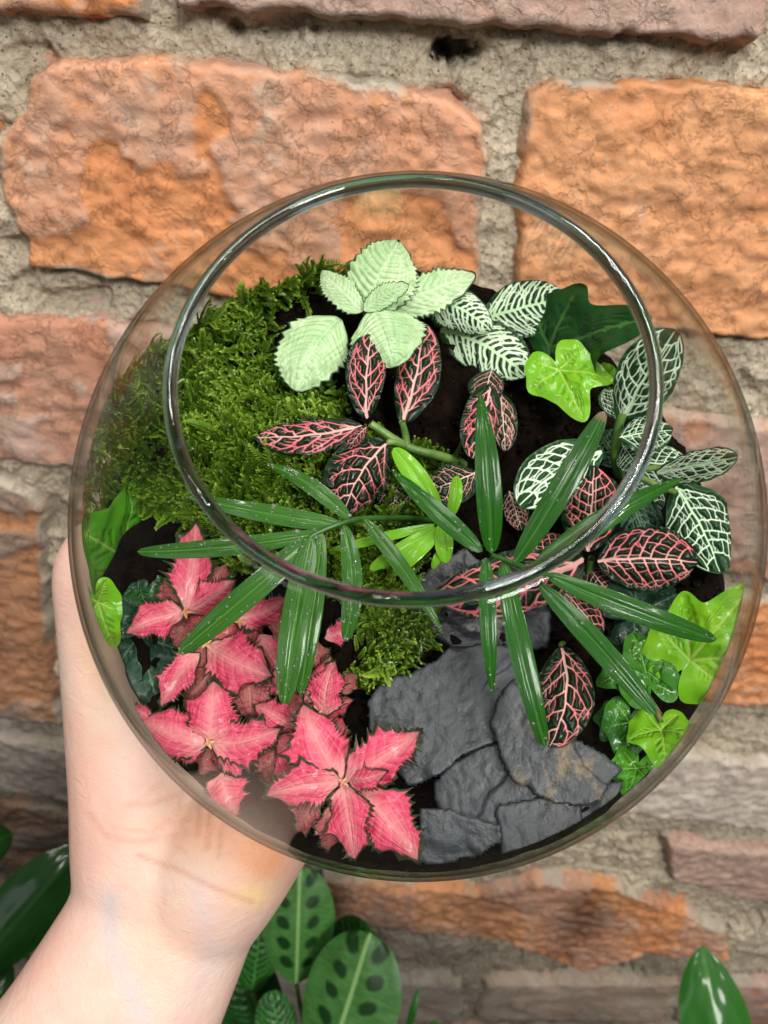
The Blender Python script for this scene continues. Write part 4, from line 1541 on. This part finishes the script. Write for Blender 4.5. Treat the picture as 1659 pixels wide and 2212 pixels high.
frill_plant((610, 1640), 5, 'coral frilled plant of small dull leaves low between the two front ones',
            [(None, (560, 1690), 70, -1, dict(old=1)), (None, (560, 1580), 90, -1, dict(old=1)), (None, (690, 1600), 90, -1, dict(old=1)), (None, (640, 1720), 80, -1, dict(old=1)),
             (None, (560, 1640), 80, 0, {})])

fl = bpy.data.objects['white_net_nerve_plant']
for k, (b, t) in enumerate((((1345, 1010), (1290, 930)), ((1350, 1030), (1430, 1100)), ((1330, 1040), (1240, 1090)), ((1350, 1000), (1500, 1010)), ((1360, 1060), (1400, 1190)))):
    leaf(fl, M['whitevein'] if k % 2 else M['ivydeep'], at(*b, 3), at(*t, 3), 84, style='net', seed=140 + k, cup=.15, wave=.03)
fl = bpy.data.objects['coral_veined_nerve_plant']
for k, (b, t) in enumerate((((1260, 1215), (1140, 1180)), ((1270, 1225), (1340, 1310)), ((1250, 1220), (1170, 1290)))):
    leaf(fl, M['pinkvein'], at(*b, 4), at(*t, 4), 90, style='pinknet', seed=150 + k, cup=.15, wave=.03)
fl = bpy.data.objects['striped_nerve_plant']
for k, (b, t) in enumerate((((1000, 760), (950, 860)), ((1020, 770), (1090, 870)), ((1080, 760), (1180, 790)))):
    leaf(fl, M['ivydeep'], at(*b, 2), at(*t, 2), 90, style='fine', seed=160 + k, shape='ovate', cup=.15, wave=.03)
# ---- palms
def droplets(parent, o, n, seed, smin=.00010, smax=.00036):
    me = o.data
    co = np.empty(len(me.vertices) * 3, np.float32); me.vertices.foreach_get('co', co); co = co.reshape(-1, 3)
    no = np.empty(len(me.vertices) * 3, np.float32); me.vertices.foreach_get('normal', no); no = no.reshape(-1, 3)
    r = np.random.default_rng(seed)
    V, F = [], []
    for k in range(n):
        i = r.integers(14, len(co) - 14)
        j = i + 1 if i % 13 < 12 else i - 1
        f = r.random()
        p_ = co[i] * f + co[j] * (1 - f)
        nn = no[i]
        if nn @ (CAM - p_) < 0: nn = -nn
        s_ = r.uniform(smin, smax) * (1.7 if r.random() < .07 else 1)
        t1 = nrm(np.cross(nn, [0.31, .5, .8])); t2 = np.cross(nn, t1)
        V.append(p_ + s_ * (iv[:, 0:1] * t1 * r.uniform(.8, 1.5) + iv[:, 1:2] * t2 + iv[:, 2:3] * nn * .55)); F.append(if_ + len(iv) * k)
    return V, F


def palm(label, hub, rachis, leaflets, mat, dro=0, rr=.0008, smat='stemdark'):
    p = empty('parlour_palm', root_of(*hub), label, 'palm', 'palm fronds in the bowl')
    stem(p, rachis, rr, rr * .6, M[smat], 'rachis')
    DV, DF, n0 = [], [], 0
    for i, (b, t, w, kw) in enumerate(leaflets):
        kw = dict(kw)
        m = M[kw.pop('m', mat)]
        o = leaf(p, m, at(*b), at(*t), w, style='blade', shape=kw.pop('shape', 'blade'), seed=hub[0] + i, cup=kw.pop('cup', .10), lift=kw.pop('lift', 4), fold=.10, name='leaflet', **kw)
        if dro:
            V, F = droplets(p, o, int(dro * (1.0 if i else 1)), i + hub[0])
            for a, b_ in zip(V, F):
                DV.append(a)
    if dro:
        DFa = np.vstack([if_ + len(iv) * k for k in range(len(DV))])
        link('water_droplets', mesh_from('water_droplets', keep_inside(np.vstack(DV), .002), DFa), M['water'], p, kind='stuff')
    return p


palm('left palm frond wet with droplets, hanging over the coral leaves', (755, 1120),
     [root_of(960, 1130), at(900, 1120, 14), at(790, 1120, 26), at(740, 1130, 30), at(684, 1152, 31), at(660, 1170, 31)],
     [((755, 1120, 29), (575, 1002, 30), 36, dict(side=.10, shape='bladetip')),
      ((738, 1134, 30), (398, 1072, 29), 42, dict(side=-.04, shape='bladetip')),
      ((700, 1150, 31), (296, 1192, 28), 40, dict(side=-.06)),
      ((680, 1160, 31), (384, 1412, 26), 56, dict(side=-.02)),
      ((655, 1168, 31), (480, 1330, 25), 34, dict(side=.02)),
      ((695, 1150, 31), (648, 1502, 24), 42, dict(side=-.03)),
      ((672, 1160, 32), (614, 1522, 26), 62, dict(side=.02)),
      ((742, 1134, 30), (745, 1386, 24), 44, dict(side=-.14)),
      ((786, 1120, 27), (956, 1366, 20), 34, dict(side=-.04, shape='bladetip'))], 'palmwet', 48)
palm('young lime green palm frond with short leaflets in the centre of the bowl', (940, 1135),
     [root_of(1000, 1160), at(970, 1150, 12), at(940, 1133, 20)],
     [((950, 1112, 20), (850, 968, 24), 48, dict(side=.04)), ((970, 1120, 20), (986, 1028, 22), 28, dict(side=.12)),
      ((938, 1134, 20), (712, 1190, 18), 22, dict(side=-.02)), ((942, 1140, 21), (798, 1230, 20), 34, dict(side=-.04)),
      ((950, 1146, 21), (850, 1241, 20), 32, dict(side=-.03)), ((955, 1130, 21), (962, 1216, 20), 40, {}), ((958, 1185, 18), (934, 1228, 18), 20, {})],
     'palmlime', 0, .0009, 'stemlime')
palm('right palm frond with long upright leaflets, largest frond in the bowl', (1060, 1200),
     [root_of(1120, 1290), at(1210, 1260, 20), at(1140, 1228, 30), at(1060, 1198, 36)],
     [((1180, 1240, 26), (1548, 1382, 20), 50, dict(side=.04)),
      ((1150, 1230, 27), (1478, 1032, 22), 48, dict(side=-.05, shape='bladetip')),
      ((1165, 1262, 24), (1418, 1545, 20), 50, dict(side=-.02)),
      ((1085, 1210, 33), (1178, 1614, 24), 50, dict(side=.03)),
      ((1050, 1204, 34), (1064, 1504, 26), 38, dict(side=.02, shape='bladetip')),
      ((1042, 1192, 36), (845, 1014, 38), 42, dict(side=-.03, shape='bladetip')),
      ((1112, 1215, 34), (1306, 888, 46), 54, dict(side=.03, m='palmtip')),
      ((1062, 1196, 37), (1036, 846, 50), 56, dict(side=.02, shape='bladetip'))], 'palm', 18)

# ---- person: a left forearm and hand
def W_(px, py, z):
    return CAM + np.array((px - CX) / FPX * z) * RT + (CY - py) / FPX * z * UP + z * FW


def sph(d, off):
    """point off metres outside the glass in camera-frame direction d from the bowl centre"""
    d = cam2w(nrm(np.array(d, float))[None])[0]
    return BC + d * (RB + off)


def blob_tube(bm, pts, radii, flat=1.0, flatdir=None, n=20):
    c = curve_pts(pts, 10 * len(pts))
    rr = curve_pts(np.array(radii, float)[:, None] * np.ones(3), 10 * len(pts))[:, 0]
    # rounded ends
    T = nrm(np.gradient(c, axis=0))
    ends = []
    fd = nrm(flatdir) if flatdir is not None else np.array([.3, .2, .9])
    rings = []
    for k in range(len(c)):
        rings.append((c[k], T[k], rr[k]))
    cap0 = [(c[0] - T[0] * rr[0] * math.sin(a), T[0], rr[0] * math.cos(a)) for a in (1.45, 1.1, .7, .35)]
    cap1 = [(c[-1] + T[-1] * rr[-1] * math.sin(a), T[-1], rr[-1] * math.cos(a)) for a in (.35, .7, 1.1, 1.45)]
    rings = cap0 + rings + cap1
    V = []
    for (p_, t_, r_) in rings:
        B = nrm(fd - t_ * (fd @ t_))
        A = np.cross(t_, B)
        for a in np.linspace(0, 2 * np.pi, n, endpoint=False):
            V.append(p_ + r_ * (math.cos(a) * A + math.sin(a) * B * flat))
    vs = [bm.verts.new(v) for v in V]
    m = len(rings)
    for i in range(m - 1):
        for j in range(n):
            bm.faces.new((vs[i * n + j], vs[i * n + (j + 1) % n], vs[(i + 1) * n + (j + 1) % n], vs[(i + 1) * n + j]))
    bm.faces.new([vs[j] for j in range(n)][::-1])
    bm.faces.new([vs[(m - 1) * n + j] for j in range(n)])


bm = bmesh.new()
depthdir = FW
wrist = W_(352, 1985, .222)
blob_tube(bm, [W_(-180, 3300, .170), W_(70, 2560, .200), W_(240, 2212, .212), W_(347, 1995, .218), W_(378, 1900, .222), W_(376, 1840, .224)],
          [.038, .035, .0290, .0262, .0262, .024], .74, depthdir, 28)
palmc = sph((-.50, -.62, .62), .016)
heel = W_(520, 1800, .216)
blob_tube(bm, [W_(360, 2120, .219), W_(425, 1960, .220), W_(500, 1835, .217), sph((-.36, -.80, .40), .013), sph((-.15, -.66, .72), .014), sph((-.02, -.52, .86), .012)], [.0130, .0190, .0200, .016, .014, .011], 1, depthdir)
blob_tube(bm, [W_(350, 1930, .222), W_(372, 1820, .224), sph((-.60, -.62, .48), .016), sph((-.52, -.35, .78), .012), sph((-.42, -.18, .9), .010)], [.022, .0215, .018, .0155, .011], 1, depthdir)
blob_tube(bm, [W_(400, 1900, .224), sph((-.45, -.68, .55), .017), sph((-.35, -.45, .82), .013), sph((-.22, -.36, .9), .010)], [.022, .019, .015, .011], 1, depthdir)
# thenar and thumb up the left side
blob_tube(bm, [W_(290, 2100, .219), W_(318, 1900, .222), W_(314, 1760, .222), W_(276, 1600, .222), W_(240, 1450, .218), W_(215, 1340, .215), W_(203, 1240, .214), W_(212, 1190, .218)],
          [.0150, .0205, .0208, .0172, .0138, .0116, .0110, .0095], 1, depthdir)
# thenar web towards the index finger
blob_tube(bm, [W_(320, 1750, .228), sph((-.74, -.42, .45), .012), sph((-.62, -.12, .74), .010)], [.018, .014, .010], 1, depthdir)
# four fingers wrapped under the glass, each with three bends
for kn, tipd, rr_ in (((-.60, -.08, .79), (-.30, .62, .72), .0088), ((-.40, -.16, .90), (.05, .58, .80), .0092),
                      ((-.20, -.32, .92), (.38, .36, .84), .0088), ((.00, -.50, .86), (.52, .02, .84), .0078)):
    kn, tipd = np.array(kn), np.array(tipd)
    pts = []
    for u in (-.25, 0, .36, .68, 1.0):
        d_ = nrm(kn * (1 - u) + tipd * u)
        pts.append(sph(d_, rr_ * .92 + (.0015 if u in (.36, .68) else 0)))
    blob_tube(bm, pts, [rr_ * 1.15, rr_ * 1.12, rr_, rr_ * .95, rr_ * .78], 1, depthdir, 16)
me = bpy.data.meshes.new('person_raw')
bm.to_mesh(me); bm.free()
tmp = bpy.data.objects.new('person_raw', me)
col.objects.link(tmp)
md = tmp.modifiers.new('r', 'REMESH'); md.mode = 'VOXEL'; md.voxel_size = .0010; md.use_smooth_shade = True
ms = tmp.modifiers.new('s', 'SMOOTH'); ms.factor = .5; ms.iterations = 34
dg = bpy.context.evaluated_depsgraph_get()
me2 = bpy.data.meshes.new_from_object(tmp.evaluated_get(dg))
bpy.data.objects.remove(tmp)
n = len(me2.vertices)
co = np.empty(n * 3, np.float32); me2.vertices.foreach_get('co', co); co = co.reshape(-1, 3).astype(float)
# the flesh gives way to the glass: push whatever is inside the bowl out to its surface
q = w2loc(co)
ah = np.where(q[:, 2] > 0, AE, RB) + .0004
e = np.sqrt((q[:, 0] / (RB + .0004)) ** 2 + (q[:, 1] / (RB + .0004)) ** 2 + (q[:, 2] / ah) ** 2)
f = np.where(e < 1, 1 / e, 1.0)
co = loc2w(q * f[:, None])
me2.vertices.foreach_set('co', co.astype(np.float32).ravel())
px, py, pz = w2px(co)
facing = pz < .26


def pl_field(path, w):
    sg = [(*path[i], *path[i + 1]) for i in range(len(path) - 1)]
    d = seg_field(px, py, sg, [(0, 0)] * len(sg))
    return np.exp(-(d / max(w * 1.6, 6.5)) ** 2)


crease = np.zeros(n)
for path, w, a in (([(300, 1850), (380, 1878), (470, 1925), (545, 1950)], 3.5, .9), ([(190, 1760), (230, 1810), (300, 1822), (380, 1800)], 5, .55), ([(270, 1740), (330, 1735), (420, 1700)], 3, .6),
                   ([(330, 1800), (370, 1770), (410, 1765)], 3, .5), ([(425, 1800), (430, 1740), (450, 1700)], 4, .9), ([(445, 1830), (452, 1760), (470, 1720)], 4, .9),
                   ([(470, 1850), (478, 1790), (500, 1740)], 4, .7), ([(400, 1690), (385, 1760), (400, 1800)], 4, .5), ([(240, 1790), (330, 1800), (400, 1840)], 3, .4), ([(350, 1690), (300, 1730)], 3, .4)):
    crease = np.maximum(crease, a * pl_field(path, w))
g = lambda cx_, cy_, sx, sy: np.exp(-((px - cx_) / sx) ** 2 - ((py - cy_) / sy) ** 2)
blush_glow = np.clip(.75 * g(470, 1790, 130, 80) + 1.0 * g(570, 1860, 65, 55) + .25 * g(330, 2050, 90, 120) + .2 * g(200, 1560, 60, 120), 0, 1)  # pinkish skin, plus light through the heel painted in as orange
yellow = np.clip(.9 * g(545, 1935, 45, 28) + .3 * g(215, 1400, 50, 120), 0, 1)  # light coming through the heel painted in yellow, thumb slightly yellow too
bv = np.maximum(pl_field([(238, 1940), (240, 2040), (270, 2110), (310, 2212)], 14) * .9, pl_field([(430, 1920), (450, 2060), (400, 2212)], 18) * .4)
for k_, v_ in (('crease', crease), ('blush_glow', blush_glow), ('yellow', yellow), ('bluevein', bv)):
    a_ = me2.attributes.new(k_, 'FLOAT', 'POINT'); a_.data.foreach_set('value', v_.astype(np.float32))
me2.polygons.foreach_set('use_smooth', np.ones(len(me2.polygons), bool))
me2.update()
link('person', me2, M['skin'], label='pale bare forearm and hand cupping the glass bowl from below left', cat='person')

# ------------------------------------------------------------------ plants on the ground below the wall
def bgleaf(parent, mat, b, t, w, z, style='spot', shape='round', **kw):
    B, T = W_(b[0], b[1], z[0]), W_(t[0], t[1], z[1])
    B[1] = min(B[1], H - .03); T[1] = min(T[1], H - .02)
    return leaf(parent, mat, B, T, w, style=style, shape=shape, inside=False, **{**dict(lift=8, cup=.12), **kw})


def ground_stem(parent, P, off=(0, 0), mat='stem', r=.0022):
    P = np.asarray(P)
    G = np.array([P[0] + off[0], min(P[1] + off[1], H - .03)  , -.125])
    stem(parent, [G, G * .5 + P * .5 + np.array([0, .01, 0]), P], r, r * .6, M[mat], inside=False)


p = empty('spotted_prayer_plant', (W_(690, 2300, .46)[0], W_(690, 2300, .46)[1], -.12), 'prayer plant with pale green leaves spotted dark green, on the ground below the hand', 'plant')
bgleaf(p, M['maranta'], (640, 2125), (648, 1872), 158, (.42, .42), seed=71)
bgleaf(p, M['maranta'], (700, 2330), (800, 2015), 215, (.39, .40), seed=72, roll=.2)
bgleaf(p, M['bgmid'], (545, 2140), (570, 1955), 110, (.44, .44), style='fine', seed=73)
bgleaf(p, M['bgdark'], (560, 2260), (520, 2080), 140, (.46, .45), style='fine', seed=74)
bgleaf(p, M['bgdark'], (720, 2100), (790, 1990), 120, (.46, .45), style='fine', seed=75)
bgleaf(p, M['bgmid'], (620, 2300), (585, 2140), 90, (.42, .42), style='fine', seed=76)
bgleaf(p, M['bgmid'], (880, 2230), (905, 2135), 16, (.41, .41), style='blade', shape='blade', seed=77)
bgleaf(p, M['bgmid'], (960, 2290), (935, 2205), 60, (.43, .43), style='fine', seed=78)
for b in ((640, 2125, .42), (700, 2320, .39), (545, 2140, .44), (560, 2260, .46), (720, 2100, .46), (620, 2300, .42), (880, 2230, .41), (960, 2290, .43)):
    ground_stem(p, W_(*b))
p = empty('broad_leaved_plant', (W_(20, 2200, .44)[0], W_(20, 2200, .44)[1], -.12), 'plant with broad plain dark green leaves at the lower left edge', 'plant')
bgleaf(p, M['plainleaf'], (-70, 2110), (175, 1830), 150, (.40, .42), style='blade', shape='ovate', nu=29, nv=60, seed=81)
bgleaf(p, M['plainleaf'], (-90, 1850), (28, 1800), 90, (.40, .42), style='blade', shape='ovate', nu=29, nv=60, seed=82)
bgleaf(p, M['plainleaf'], (-60, 2270), (24, 2080), 60, (.40, .42), style='blade', shape='ovate', nu=29, nv=60, seed=83)
for b in ((-70, 2110, .40), (-90, 1850, .40), (-60, 2270, .40)):
    ground_stem(p, W_(*b))
p = empty('pointed_leaf_plant', (W_(1590, 2350, .42)[0], W_(1590, 2350, .42)[1], -.12), 'single bright green pointed leaf at the lower right corner', 'plant')
bgleaf(p, M['plainbright'], (1600, 2380), (1518, 2042), 150, (.38, .40), style='blade', nu=29, nv=60, shape='wide', seed=85, roll=-.2, side=-.06)
ground_stem(p, W_(1600, 2380, .38))
